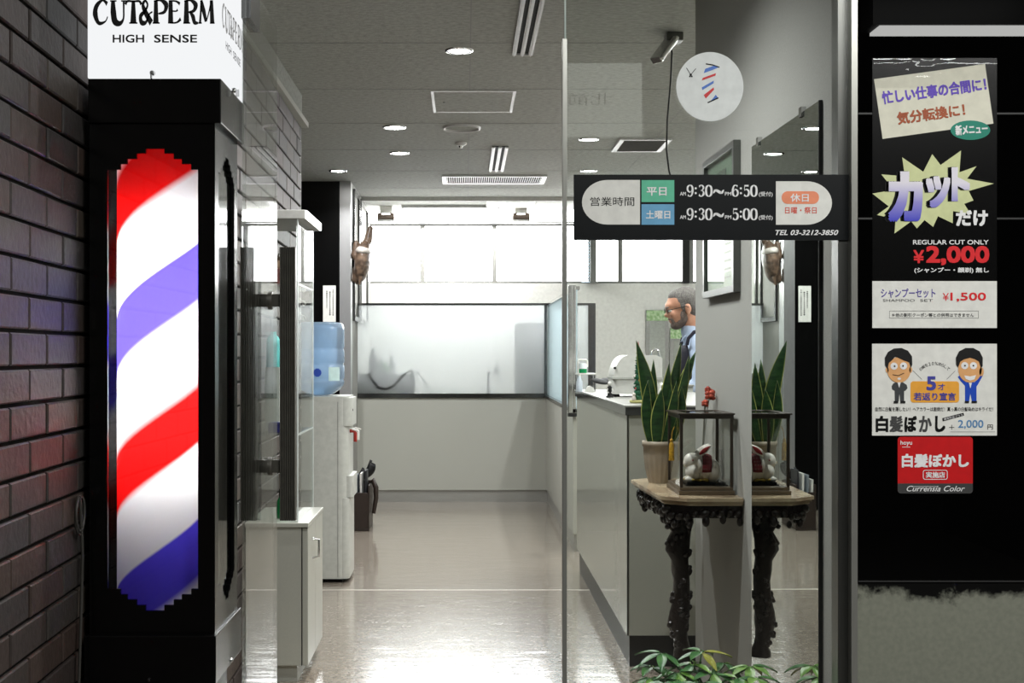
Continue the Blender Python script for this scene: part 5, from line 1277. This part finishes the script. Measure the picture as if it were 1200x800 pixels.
# trunk, limbs
b.ell(V(1.41, 0, 1.12), (.105, .165, .15), 24, 14); b.ell(V(1.43, 0, .95), (.10, .15, .16), 24, 14); b.ell(V(1.44, 0, .84), (.11, .16, .12), 24, 14)
cap(b, V(1.40, -.15, 1.215), V(1.40, .15, 1.215), .058, .058)
hand_tips = {}
for s in (-1, 1):
    cap(b, V(1.40, s * .175, 1.20), V(1.375, s * .215, .96), .052, .042); cap(b, V(1.375, s * .215, .96), V(1.17, s * .11, .93), .041, .029)
    b.ell(V(1.125, s * .10, .925), (.045, .02, .038), 14, 10, Euler((0, .15, 0)))
    for k in range(4):                                     # fingers, curled round the comb
        z = .952 - k * .018; L = (.036, .042, .039, .030)[k]
        k0 = V(1.088, s * .10, z); k1 = V(1.088 - L * .8, s * .094, z - .006); k2 = k1 + Vector((-.006, -s * .022, -.012)); k3 = k2 + Vector((.014, -s * .012, -.006))
        cap(b, k0, k1, .0095, .0085, 8); cap(b, k1, k2, .0085, .0078, 8); cap(b, k2, k3, .0078, .0066, 8)
    t0 = V(1.13, s * .085, .955); t1 = V(1.105, s * .058, .972); t2 = V(1.075, s * .056, .968)
    cap(b, t0, t1, .0115, .010, 8); cap(b, t1, t2, .010, .0075, 8)
    cap(b, V(1.45, s * .085, .82), V(1.435, s * .095, .46), .085, .056); cap(b, V(1.435, s * .095, .46), V(1.46, s * .10, .09), .054, .036)
    cap(b, V(1.46, s * .10, .05), V(1.33, s * .11, .035), .042, .034)
remesh(b.build('body', M['skin'], e), .0075, 3)
b = MB()
b.ell(V(1.41, 0, 1.12), (.113, .172, .155), 24, 14); b.ell(V(1.43, 0, .97), (.108, .158, .15), 24, 14); cap(b, V(1.40, -.155, 1.213), V(1.40, .155, 1.213), .064, .064)
cap(b, V(1.362, 0, 1.292), V(1.388, 0, 1.23), .066, .078)
for s in (-1, 1): cap(b, V(1.40, s * .178, 1.20), V(1.375, s * .218, .96), .062, .052); cap(b, V(1.375, s * .218, .96), V(1.21, s * .13, .935), .050, .038)
remesh(b.build('shirt', M['shirt'], e), .009, 4)
b = MB()
for s in (-1, 1): a = 1.30; b.add([V(1.335, s * .012, 1.285), V(1.318, s * .05, 1.255), V(1.300, s * .03, 1.225), V(1.318, s * .004, 1.262)], [(0, 1, 2, 3)], False)
o = b.build('collar', M['shirt'], e); s_ = o.modifiers.new('thick', 'SOLIDIFY'); s_.thickness = .005
b = MB(); b.ell(V(1.44, 0, .85), (.118, .168, .12), 24, 14)
for s in (-1, 1): cap(b, V(1.45, s * .085, .82), V(1.435, s * .095, .46), .093, .065); cap(b, V(1.435, s * .095, .46), V(1.46, s * .10, .10), .064, .052)
remesh(b.build('trousers', M['trouser'], e), .011, 4)
for s in (-1, 1):
    b = MB(); cap(b, V(1.465, s * .10, .046), V(1.325, s * .11, .04), .046, .038); remesh(b.build('shoe', M['black_matte'], e), .008, 3)
# apron: bib and skirt wrapped round the front, straps over the shoulders
b = MB(); rows = []
for i in range(17):
    u = i / 16; z = 1.205 - u * .72; half = 34 + 44 * min(1, u * 2.4); R = []
    for j in range(17):
        g = math.radians(-half + 2 * half * j / 16)
        if z > 1.0: rx, ry, cx = .132, .19, 1.415
        else: rx, ry, cx = .142, .196, 1.425
        R.append(V(cx - rx * math.cos(g) * (1 - .12 * max(0, (z - 1.1) / .12)), ry * math.sin(g), z))
    rows.append(R)
b.loft(rows, cap=False, closed=False); o = b.build('apron', M['apron'], e); s_ = o.modifiers.new('thick', 'SOLIDIFY'); s_.thickness = .004
b = MB()
for s in (-1, 1):
    pts = [rows[0][0 if s < 0 else 16], V(1.325, s * .108, 1.245), V(1.36, s * .098, 1.282), V(1.40, s * .085, 1.288), V(1.45, s * .06, 1.262), V(1.51, s * .0, 1.16)]
    b.tube(pts, .011, 8)
b.build('apron_strap', M['apron'], e)
# hair cap, beard, glasses
b = MB()
hell(b, (.022, 0, .044), (.094, .080, .084)); hell(b, (.055, 0, .0), (.058, .076, .08)); hell(b, (.0, 0, .075), (.075, .066, .05))
for s in (-1, 1): hell(b, (-.002, s * .066, .01), (.018, .012, .034))
remesh(b.build('hair', M['hair_g'], e), .005, 3)
b = MB()
hell(b, (-.055, 0, -.09), (.040, .044, .030)); hell(b, (-.026, 0, -.078), (.042, .058, .034)); hell(b, (-.091, 0, -.048), (.013, .026, .006))
for s in (-1, 1): hell(b, (-.012, s * .056, -.05), (.022, .012, .04)); hell(b, (-.078, s * .027, -.062), (.012, .01, .02))
remesh(b.build('beard', M['beard'], e), .005, 3)
b = MB()
for s in (-1, 1):
    ring = [hp_(-.1015 + .012 * abs(math.sin(0)), s * .034 + .021 * math.cos(g), .002 + .017 * math.sin(g)) for g in [2 * PI * k / 18 for k in range(19)]]
    b.tube(ring, .0018, 6)
    b.tube([hp_(-.1, s * .056, .006), hp_(-.05, s * .078, .006), hp_(.01, s * .086, .008), hp_(.022, s * .086, -.004)], .0022, 6)
b.tube([hp_(-.1015, -.013, .004), hp_(-.106, 0, .006), hp_(-.1015, .013, .004)], .0016, 6)
b.build('glasses', M['black_matte'], e)
b = MB()
for s in (-1, 1): hell(b, (-.083, s * .034, .0), (.011, .013, .009))
b.build('eyes', M['white_plastic'], e)
b = MB()
for s in (-1, 1): hell(b, (-.094, s * .034, -.002), (.003, .006, .006))
b.build('pupils', M['black_matte'], e)
b = MB()
for s in (-1, 1): b.tube([hp_(-.098, s * .016, .02), hp_(-.098, s * .036, .026), hp_(-.086, s * .056, .02)], [.003, .004, .002], 6)
b.build('eyebrows', M['hair_g'], e)
cbx = V(1.05, -.06, .935)
b = MB(); b.box(cbx.x - .006, cbx.y - .13, .94, cbx.x + .006, cbx.y + .05, .952)
for k in range(28): b.box(cbx.x - .002, cbx.y - .128 + k * .0062, .925, cbx.x + .002, cbx.y - .125 + k * .0062, .94)
tag(b.build('comb', M['black_matte']), 'black comb held in the man\'s hand behind the counter', 'comb')
# ------------------------------------------------------------------ opening-hours board on the glass
D = 2.8515; L1 = D - .0006; L2 = D - .0011; L3 = D - .0016
e = thing('hours_sign', 'wide black opening-hours board stuck on the glass beside the doorway', 'sign', (PX(834, D), D, PZ(281.5, D)))
M['board'] = pm('board_black', C(14, 17, 19), .35, spec=.3)
b = MB(); flat(b, rect(672.3, 204.5, 995.3, 281.3), D, .0038); b.build('board', M['board'], e)
def dshape(x0, x1, y0, y1, left):
    r = 30; o = []; cy = (y0 + y1) / 2; ry = (y1 - y0) / 2
    if left:
        o = [(x1, y0), (x1, y1)] + [(x0 + r - r * math.sin(t), cy + ry * math.cos(t)) for t in [PI * k / 20 for k in range(21)]]
    else:
        o = [(x0, y1), (x0, y0)] + [(x1 - r + r * math.sin(t), cy - ry * math.cos(t)) for t in [PI * k / 20 for k in range(21)]]
    return o
b = MB(); flat(b, dshape(682, 750, 210.8, 263, True), L1); b.build('white_panel', M['white_print'], e)
b = MB(); flat(b, dshape(909.3, 975, 212.3, 263.2, False), L1); b.build('white_panel', M['white_print'], e)
b = MB(); flat(b, rect(751.8, 211, 790.2, 236.6), L1); b.build('green_panel', pm('sign_green', C(92, 188, 152), .5), e)
b = MB(); flat(b, rect(751.8, 239.2, 790.2, 263.2), L1); b.build('blue_panel', pm('sign_blue', C(104, 166, 204), .5), e)
b = MB(); flat(b, rrect(916, 224, 959.8, 238.8, 7), L2); b.build('orange_panel', pm('sign_orange', C(236, 142, 104), .5), e)
b = MB(); tbox(b, '営業時間', 691.7, 230.8, 743.3, 241.2, L2); b.build('black_lettering', M['text_black'], e)
# heavy condensed figures drawn as ovals with thin joins
DG = {
 '0': [([(.5, .97), (.16, .75), (.16, .25), (.5, .03), (.84, .25), (.84, .75), (.5, .97)], [.05, .27, .3, .05, .3, .27, .05])],
 '9': [([(.78, .62), (.5, .38), (.18, .55), (.18, .8), (.5, .97), (.8, .8), (.84, .45), (.7, .12), (.4, .04), (.2, .14)], [.06, .06, .24, .24, .05, .26, .3, .16, .06, .2])],
 '6': [([(.22, .38), (.5, .62), (.82, .45), (.82, .2), (.5, .03), (.2, .2), (.16, .55), (.3, .88), (.6, .96), (.8, .86)], [.06, .06, .24, .24, .05, .26, .3, .16, .06, .2])],
 '3': [([(.2, .84), (.5, .97), (.8, .78), (.62, .56), (.4, .52)], [.2, .06, .26, .1, .05]), ([(.4, .52), (.7, .47), (.82, .25), (.5, .03), (.18, .16)], [.05, .1, .3, .06, .22])],
 '5': [([(.8, .92), (.25, .92)], [.14, .14]), ([(.26, .97), (.22, .72), (.24, .5)], [.08, .07, .06]), ([(.24, .52), (.5, .62), (.82, .45), (.8, .2), (.5, .03), (.18, .15)], [.05, .08, .26, .28, .06, .22])],
}
def digits(mb, s, x0, y0, x1, y1, dd):
    n = sum(.5 if c == ':' else 1 for c in s); cw = (x1 - x0) / n; x = x0
    for c in s:
        if c == ':':
            for v in (.3, .7): flat(mb, ellp(x + cw * .25, y1 - v * (y1 - y0), cw * .15, cw * .15, 14), dd, .0001)
            x += cw * .5; continue
        for pts, ws in DG[c]:
            stroke(mb, pts, ws, lambda u, v, x=x: (PX(x + cw * (.02 + .96 * u), dd), dd, PZ(y1 - v * (y1 - y0), dd)))
        x += cw
b = MB()
for r, (a, z, pm_) in enumerate((('9:30', '6:50', 0), ('9:30', '5:00', 0))):
    dy = r * 27.4
    b = MB()
    tbox(b, 'AM', 796.8, 224.8 + dy, 803.8, 229 + dy, L1, bold=.02); digits(b, a, 804.3, 216.4 + dy, 835, 230.4 + dy, L1)
    stroke(b, [(0, .15), (.22, .75), (.5, .5), (.78, .2), (1, .85)], [.08, .34, .4, .34, .08], lambda u, v, dy=dy: (PX(836 + u * 12, L1), L1, PZ(227.3 + dy - v * 6, L1)))
    tbox(b, 'PM', 849.5, 224.8 + dy, 857, 229 + dy, L1, bold=.02); digits(b, z, 857.3, 216.4 + dy, 887.8, 230.4 + dy, L1)
    tbox(b, '(受付)', 889.2, 224.5 + dy, 905.4, 230.8 + dy, L1, bold=.012); b.build('hours_lettering', M['text_white'], e)
b = MB()
tbox(b, '平日', 757.8, 219.2, 781.2, 229.2, L2, bold=.03); tbox(b, '土曜日', 757, 246.5, 785.5, 256.3, L2, bold=.025)
tbox(b, '休日', 926.3, 226.8, 947.7, 236.4, L3, bold=.02); tbox(b, 'TEL 03-3212-3850', 908.8, 269.3, 982.4, 275.4, L1, bold=.03, shear=.3)
b.build('white_lettering', M['text_white'], e)
b = MB(); tbox(b, '日曜・祭日', 920, 242.3, 957, 250.2, L2, bold=.012); b.build('red_lettering', pm('sign_red', C(222, 84, 66), .5), e)
# round sticker with the striped-pole emblem
cx, cy = 832, 101.5
e = thing('round_sticker', 'round white sticker with a slanted striped pole and scissors on the glass', 'sticker', (PX(cx, D), D, PZ(141, D)))
b = MB(); flat(b, ellp(cx, cy, 39.3, 40.6, 56), D, .0038); b.build('disc', pm('sticker_white', C(222, 226, 224), .5), e)
z8 = lambda pts: [(780 + x / 8, 50 + y / 8) for x, y in pts]
b = MB()
for p_ in ([(372, 245), (455, 214), (495, 232), (440, 255), (358, 285)], [(340, 418), (452, 355), (450, 380), (345, 444)], [(470, 487), (490, 515), (425, 545)]): flat(b, z8(p_), L1)
b.build('blue_stripes', pm('emblem_blue', C(70, 116, 200), .5), e)
b = MB()
for p_ in ([(348, 330), (472, 285), (468, 308), (340, 354)], [(358, 490), (450, 418), (455, 440), (378, 522)]): flat(b, z8(p_), L1)
b.build('red_stripes', pm('emblem_red', C(206, 28, 36), .5), e)
b = MB(); flat(b, line(z8([(378, 198), (440, 208), (505, 230)]), 1.3), L1); flat(b, line(z8([(395, 562), (495, 516)]), 1.5), L1)
flat(b, line(z8([(196, 236), (236, 300)]), .7), L1); flat(b, line(z8([(284, 242), (236, 300)]), .7), L1); flat(b, ellp(*z8([(236, 300)])[0], 1.4, 1.4, 12), L1); flat(b, ellp(*z8([(228, 316)])[0], 1, 1, 10), L1); flat(b, ellp(*z8([(246, 316)])[0], 1, 1, 10), L1)
b.build('black_lines', M['text_black'], e)
# ------------------------------------------------------------------ posters on the black panel
D = YF - .0016; L1 = D - .0006; L2 = D - .0012; L3 = D - .0018; L4 = D - .0024
z2 = lambda pts, oy: [(1010 + x * .15, oy + y * .15) for x, y in pts]
M['poster_black'] = pm('poster_black', C(8), .22, spec=.5); M['cream'] = pm('card_cream', C(226, 224, 206), .5, spec=.2)
M['ink_purple'] = pm('ink_purple', C(96, 66, 190), .5); M['ink_brown'] = pm('ink_brown', C(168, 78, 34), .5); M['ink_teal'] = pm('ink_teal', C(0, 132, 110), .5); M['ink_red'] = pm('ink_red', C(222, 30, 38), .5)
M['burst'] = pm('burst_yellow', C(208, 214, 160), .5); M['ink_grey'] = pm('ink_grey', C(70), .5); M['ink_blue'] = pm('ink_blue', C(66, 92, 168), .5)
e = thing('cut_poster', 'tall black poster in a clear sleeve with a tilted cream card and a yellow starburst', 'poster', (PX(1095, D), D, PZ(328, D)))
b = MB(); flat(b, rect(1022.4, 68, 1168.3, 328.4), D, .0014); b.build('sheet', M['poster_black'], e)
b = MB(); flat(b, z2([(95, 218), (962, 100), (1028, 565), (162, 685)], 60), L1); b.build('cream_card', M['cream'], e)
b = MB(); rt = math.radians(7.75)
text(b, '忙しい仕事の合間に！', 1094.6, 106.5, 123, 15.5, L2, rot=rt, bold=.035); b.build('purple_lettering', M['ink_purple'], e)
b = MB(); text(b, '気分転換に！', 1091, 133.5, 80, 15, L2, rot=rt, bold=.035); b.build('brown_lettering', M['ink_brown'], e)
b = MB(); flat(b, ellp(1137.2, 152.5, 23.3, 11.4), L2); b.build('teal_oval', M['ink_teal'], e)
b = MB(); flat(b, z2([(82, 378), (218, 355), (208, 298), (152, 228), (300, 240), (330, 200), (315, 95), (480, 208), (550, 70), (615, 155), (775, 42), (762, 212), (895, 165), (822, 262), (1032, 300), (835, 358), (872, 432), (800, 458), (850, 540), (712, 515), (710, 610), (595, 555), (557, 638), (490, 585), (430, 650), (385, 595), (255, 690), (262, 600), (228, 570), (118, 545), (210, 478)], 170), L1)
b.build('starburst', M['burst'], e)
def tz(mb, t, x0, y0, x1, y1, oy, dd, **k): tbox(mb, t, 1010 + x0 * .15, oy + y0 * .15, 1010 + x1 * .15, oy + y1 * .15, dd, **k)
KA = [('カ', 205, 205, 478, 600), ('ッ', 500, 240, 692, 490), ('ト', 700, 172, 845, 438)]
def fade():
    m = bpy.data.materials.new('ink_fade'); m.use_nodes = True; nt = m.node_tree; bs = nt.nodes['Principled BSDF']; bs.inputs['Roughness'].default_value = .5
    tc = nt.nodes.new('ShaderNodeTexCoord'); s = nt.nodes.new('ShaderNodeSeparateXYZ'); r = nt.nodes.new('ShaderNodeValToRGB')
    nt.links.new(tc.outputs['Generated'], s.inputs[0]); nt.links.new(s.outputs[2], r.inputs[0]); nt.links.new(r.outputs[0], bs.inputs['Base Color'])
    r.color_ramp.elements[0].color = C(46, 52, 190); r.color_ramp.elements[1].color = C(226, 222, 232); r.color_ramp.elements[1].position = .72
    x = r.color_ramp.elements.new(.35); x.color = C(140, 134, 206); return m
b = MB()
for t, x0, y0, x1, y1 in KA:
    for k in range(1, 4): tz(b, t, x0 - 10 * k, y0 + 2 * k - 4, x1 - 10 * k, y1 + 2 * k - 4, 170, L2, bold=.06)
b.build('letter_shadow', M['text_black'], e)
b = MB()
for t, x0, y0, x1, y1 in KA: tz(b, t, x0, y0, x1, y1, 170, L3, bold=.06)
b.build('big_lettering', fade(), e)
b = MB(); text(b, '新メニュー', 1138.5, 151.5, 38, 12, L3, rot=math.radians(4), bold=.035)
tz(b, 'だけ', 735, 508, 985, 632, 170, L2, bold=.05); tz(b, 'REGULAR CUT ONLY', 400, 740, 990, 776, 170, L1, bold=.025); tz(b, '(シャンプー・顔剃) 無し', 410, 288, 992, 335, 270, L1, bold=.025)
b.build('white_lettering', M['text_white'], e)
b = MB(); tz(b, '¥', 402, 152, 486, 255, 270, L1, bold=.03); tz(b, '2,000', 502, 120, 996, 272, 270, L1, bold=.05); b.build('red_lettering', M['ink_red'], e)
M['sleeve'] = glass('clear_sleeve', (.97, .97, .97, 1), 1.0, .02)
b = MB(); n = 22; random.seed(2); rows = []                  # rumpled top of the clear sleeve
for j in range(9):
    rows.append([Vector((PX(1022.5 + 145.5 * i / n, D), L4 - .001 - .0012 * abs(math.sin(i * .9 + j * 1.1 + math.sin(i * .35) * 2)) * (1 if 0 < j < 8 else .2), PZ(69 + 34 * j / 8, D))) for i in range(n + 1)])
b.loft(rows, cap=False, closed=False); b.build('clear_sleeve', M['sleeve'], e)
e = thing('shampoo_poster', 'small white shampoo price notice directly under the black poster', 'poster', (PX(1095, D), D, PZ(384, D)))
b = MB(); flat(b, rect(1022.3, 329.2, 1168.3, 384.2), D, .0014); b.build('sheet', M['white_print'], e)
b = MB(); tz(b, 'シャンプーセット', 150, 452, 575, 525, 270, L1, bold=.015); b.build('purple_lettering', pm('ink_violet', C(96, 86, 160), .5), e)
b = MB(); tz(b, 'SHAMPOO', 165, 536, 413, 556, 270, L1); tz(b, 'SET', 455, 536, 555, 556, 270, L1); tz(b, '＊他の割引クーポン等との併用はできません', 235, 645, 875, 675, 270, L1, bold=.01)
for q in ((215, 627, 912, 629), (215, 683, 912, 685), (215, 627, 217, 685), (910, 627, 912, 685)): flat(b, z2(rect(*q), 270), L1)
b.build('grey_lettering', M['ink_grey'], e)
b = MB(); tz(b, '¥', 632, 488, 680, 548, 270, L1); tz(b, '1,500', 692, 484, 970, 556, 270, L1, bold=.03); b.build('red_lettering', M['ink_red'], e)
e = thing('grey_blending_poster', 'white poster with two cartoon men in suits either side of an orange plaque', 'poster', (PX(1095, D), D, PZ(511, D)))
b = MB(); flat(b, rect(1022, 402.6, 1168.3, 510.2), D, .0014); b.build('sheet', M['white_print'], e)
M['c_skin'] = pm('cartoon_skin', C(224, 168, 112), .5); M['c_hair'] = pm('cartoon_hair', C(16), .5); M['c_suit'] = pm('cartoon_grey_suit', C(62, 64, 66), .5); M['c_blue'] = pm('cartoon_blue_suit', C(26, 72, 184), .5); M['c_orange'] = pm('plaque_orange', C(238, 168, 62), .5)
Z = lambda pts: z2(pts, 395)
fig = thing  # printed figures are parts of the poster
b = MB()
flat(b, Z(ellp(290, 255, 92, 100)), L2); flat(b, Z(ellp(845, 250, 92, 104)), L2); flat(b, Z(ellp(382, 255, 12, 22, 12)), L2); flat(b, Z(ellp(198, 255, 12, 22, 12)), L2); flat(b, Z(ellp(935, 270, 18, 34, 14)), L2); split_build(b, 'printed_face', M['c_skin'], e, PX(1095, D))
b = MB()
flat(b, Z([(182, 215), (180, 160), (205, 115), (250, 88), (310, 84), (360, 105), (392, 150), (394, 215), (382, 240), (372, 195), (330, 182), (262, 150), (235, 180), (212, 200), (200, 250)]), L3)
flat(b, Z([(738, 215), (735, 160), (760, 110), (810, 84), (870, 84), (920, 110), (945, 160), (944, 225), (930, 240), (915, 190), (880, 170), (845, 160), (800, 172), (770, 190), (752, 235)]), L3)
for x, y in ((256, 226), (322, 224), (806, 222), (872, 222)): flat(b, Z(ellp(x, y, 7, 7, 10)), L4)
flat(b, Z(rect(250, 498, 285, 514)), L3); flat(b, Z(rect(302, 498, 340, 514)), L3); flat(b, Z(rect(805, 498, 838, 512)), L3); flat(b, Z(rect(858, 498, 900, 512)), L3)
flat(b, Z(line([(240, 292), (285, 300), (330, 280)], 5)), L3); split_build(b, 'printed_hair', M['c_hair'], e, PX(1095, D))
b = MB()
for x, y in ((252, 226), (326, 224), (804, 222), (872, 222)): flat(b, Z(ellp(x, y, 28, 28, 18)), L3)
flat(b, Z([(800, 298), (845, 306), (892, 296), (880, 328), (845, 338), (812, 326)]), L3); flat(b, Z(ellp(292, 324, 14, 9, 12)), L3); flat(b, Z([(278, 352), (304, 352), (292, 396)]), L4); flat(b, Z([(836, 356), (860, 356), (848, 400)]), L4)
split_build(b, 'printed_eyes', M['text_white'], e, PX(1095, D))
b = MB(); flat(b, Z([(262, 352), (320, 352), (350, 372), (357, 398), (340, 418), (330, 420), (330, 500), (300, 500), (294, 440), (288, 500), (258, 500), (256, 418), (236, 408), (233, 382), (245, 362)]), L1); b.build('grey_suit', M['c_suit'], e)
b = MB(); flat(b, Z([(945, 300), (952, 262), (934, 280), (905, 330), (880, 352), (815, 352), (790, 330), (762, 300), (750, 310), (770, 340), (806, 380), (806, 500), (838, 500), (848, 440), (860, 500), (896, 500), (896, 385), (912, 360)]), L1); b.build('blue_suit', M['c_blue'], e)
b = MB(); flat(b, Z(rrect(380, 344, 760, 510, 24)), L1); b.build('orange_plaque', M['c_orange'], e)
M['ink_bp'] = pm('ink_blue_purple', C(70, 72, 160), .5)
b = MB(); tz(b, '5', 505, 305, 580, 415, 395, L2, bold=.05); tz(b, '才', 595, 362, 650, 412, 395, L2, bold=.02); tz(b, '若返り宣言', 405, 432, 735, 494, 395, L2, bold=.025); b.build('plaque_lettering', M['ink_bp'], e)
b = MB(); s_ = '白髪を20%減らして'
for k, ch in enumerate(s_):
    u = (k + .5) / len(s_); a = math.radians(-52 + 104 * u); x = 568 + 145 * math.sin(a); y = 335 - 130 * math.cos(a)
    text(b, ch, 1010 + x * .15, 395 + y * .15, 3.6 if ch not in '20' else 2.4, 3.8, L1, rot=-a)
tz(b, '自然に白髪を隠したい！ヘアカラーは面倒だ！真っ黒の白髪染めはキライだ！', 105, 545, 1025, 578, 395, L1, bold=.005)
flat(b, Z(line([(398, 260), (470, 330)], 2)), L1); flat(b, Z(line([(730, 262), (662, 330)], 2)), L1)
for q in ((682, 702, 722, 706), (700, 684, 704, 722)): flat(b, Z(rect(*q)), L1)
for q in (('白', 108, 206), ('ぼ', 332, 430), ('し', 572, 652)): tz(b, q[0], q[1], 614, q[2], 740, 395, L1, bold=.045)
tz(b, '円', 982, 682, 1024, 720, 395, L1, bold=.01); flat(b, Z([(628, 632), (794, 590), (799, 612), (632, 657)]), L1)
b.build('black_lettering', M['text_black'], e)
b = MB(); tz(b, '髪', 216, 614, 320, 740, 395, L1, bold=.03); tz(b, 'か', 446, 614, 546, 740, 395, L1, bold=.035); flat(b, Z(rect(690, 738, 1040, 740)), L1); b.build('grey_lettering', M['ink_grey'], e)
b = MB(); tz(b, '2,000', 752, 646, 950, 716, 395, L1, bold=.015); b.build('blue_lettering', pm('ink_sky', C(84, 136, 184), .5), e)
b = MB(); text(b, '通常料金プラス', 1010 + 714 * .15, 395 + 623 * .15, 23, 2.6, L2, rot=math.radians(13.8)); b.build('tag_lettering', M['text_white'], e)
e = thing('red_sticker', 'red rounded sticker with white lettering under the cartoon poster', 'sticker', (PX(1096, D), D, PZ(578, D)))
Z = lambda pts: z2(pts, 470)
b = MB(); flat(b, Z(rrect(280, 278, 867, 720, 26)), D, .0014); b.build('sheet', pm('sticker_red', C(200, 22, 26), .45), e)
r_ = [p_ for p_ in rrect(280, 278, 867, 720, 26) if p_[1] > 640]
b = MB(); flat(b, Z([(280, 642), (867, 642)] + [p_ for p_ in rrect(280, 600, 867, 720, 26) if p_[1] > 650]), L1); b.build('grey_foot', pm('sticker_grey', C(66), .45), e)
b = MB(); tz(b, 'hoyu', 302, 306, 392, 350, 470, L1, bold=.015); flat(b, Z(rect(315, 356, 378, 360)), L1); tz(b, '白髪ぼかし', 312, 410, 836, 517, 470, L1, bold=.045)
tz(b, '実施店', 500, 551, 650, 598, 470, L1, bold=.03)
o_ = rrect(477, 536, 670, 612, 18); i_ = rrect(482, 541, 665, 607, 14)
for k in range(len(o_)):
    n_ = (k + 1) % len(o_); flat(b, Z([o_[k], o_[n_], i_[n_], i_[k]]), L1, .0002)
tz(b, 'Currensia Color', 350, 660, 805, 704, 470, L2, shear=.35, bold=.01); flat(b, Z(rect(400, 664, 600, 667)), L2)
b.build('white_lettering', M['text_white'], e)
# ------------------------------------------------------------------ lit things of the passage itself
M['strip'] = emit('strip_lamp', (1, 1, .97, 1), 7)
e = thing('strip_light', 'long white fluorescent strip light on the passage ceiling, mirrored in the black panel', 'ceiling light', (2.3, .73, HP))
dst = .73; zst = EYE + 377 / F * (2 * YF - dst)
b = MB(); b.box(1.56, dst - .075, zst + .012, 3.0, dst + .075, HP); b.build('housing', M['black_matte'], e)
b = MB(); b.box(1.59, dst - .06, zst, 2.99, dst + .06, zst + .012); b.build('diffuser', M['strip'], e)
e = thing('passage_sign', 'pale lit sign hanging in the passage, mirrored faintly in the shop glass', 'sign', (.5, -.3, 2.2))
M['sign_soft'] = emit('sign_soft', (.95, 1, .9, 1), .9)
sy = -.3; vd = 2 * 2.86 - sy; sz0, sz1 = PZ(160, vd), PZ(74, vd); sx0, sx1 = .2, PX(752, vd)
b = MB(); b.box(sx0 - .01, sy - .08, sz0 - .01, sx1 + .01, sy, sz1 + .01); b.build('box', M['alu_dark'], e)
b = MB(); b.box(sx0, sy, sz0, sx1, sy + .006, sz1); b.build('lit_face', M['sign_soft'], e)
b = MB(); b.box(sx0 + .1, sy - .05, sz1 + .01, sx0 + .12, sy - .03, HP); b.box(sx1 - .12, sy - .05, sz1 + .01, sx1 - .1, sy - .03, HP); b.build('hanger', M['alu_dark'], e)
b = MB(); vs, fs = glyphs('北前', .0, 0); xx0 = min(v[0] for v in vs); xx1 = max(v[0] for v in vs); yy0 = min(v[1] for v in vs); yy1 = max(v[1] for v in vs)
lx0, lx1 = PX(665, vd), PX(718, vd); lz0, lz1 = PZ(123, vd), PZ(109, vd)
b.add([(lx1 - (v[0] - xx0) / (xx1 - xx0) * (lx1 - lx0), sy + .0068, lz0 + (v[1] - yy0) / (yy1 - yy0) * (lz1 - lz0)) for v in vs], fs, False); b.build('lettering', M['text_black'], e)
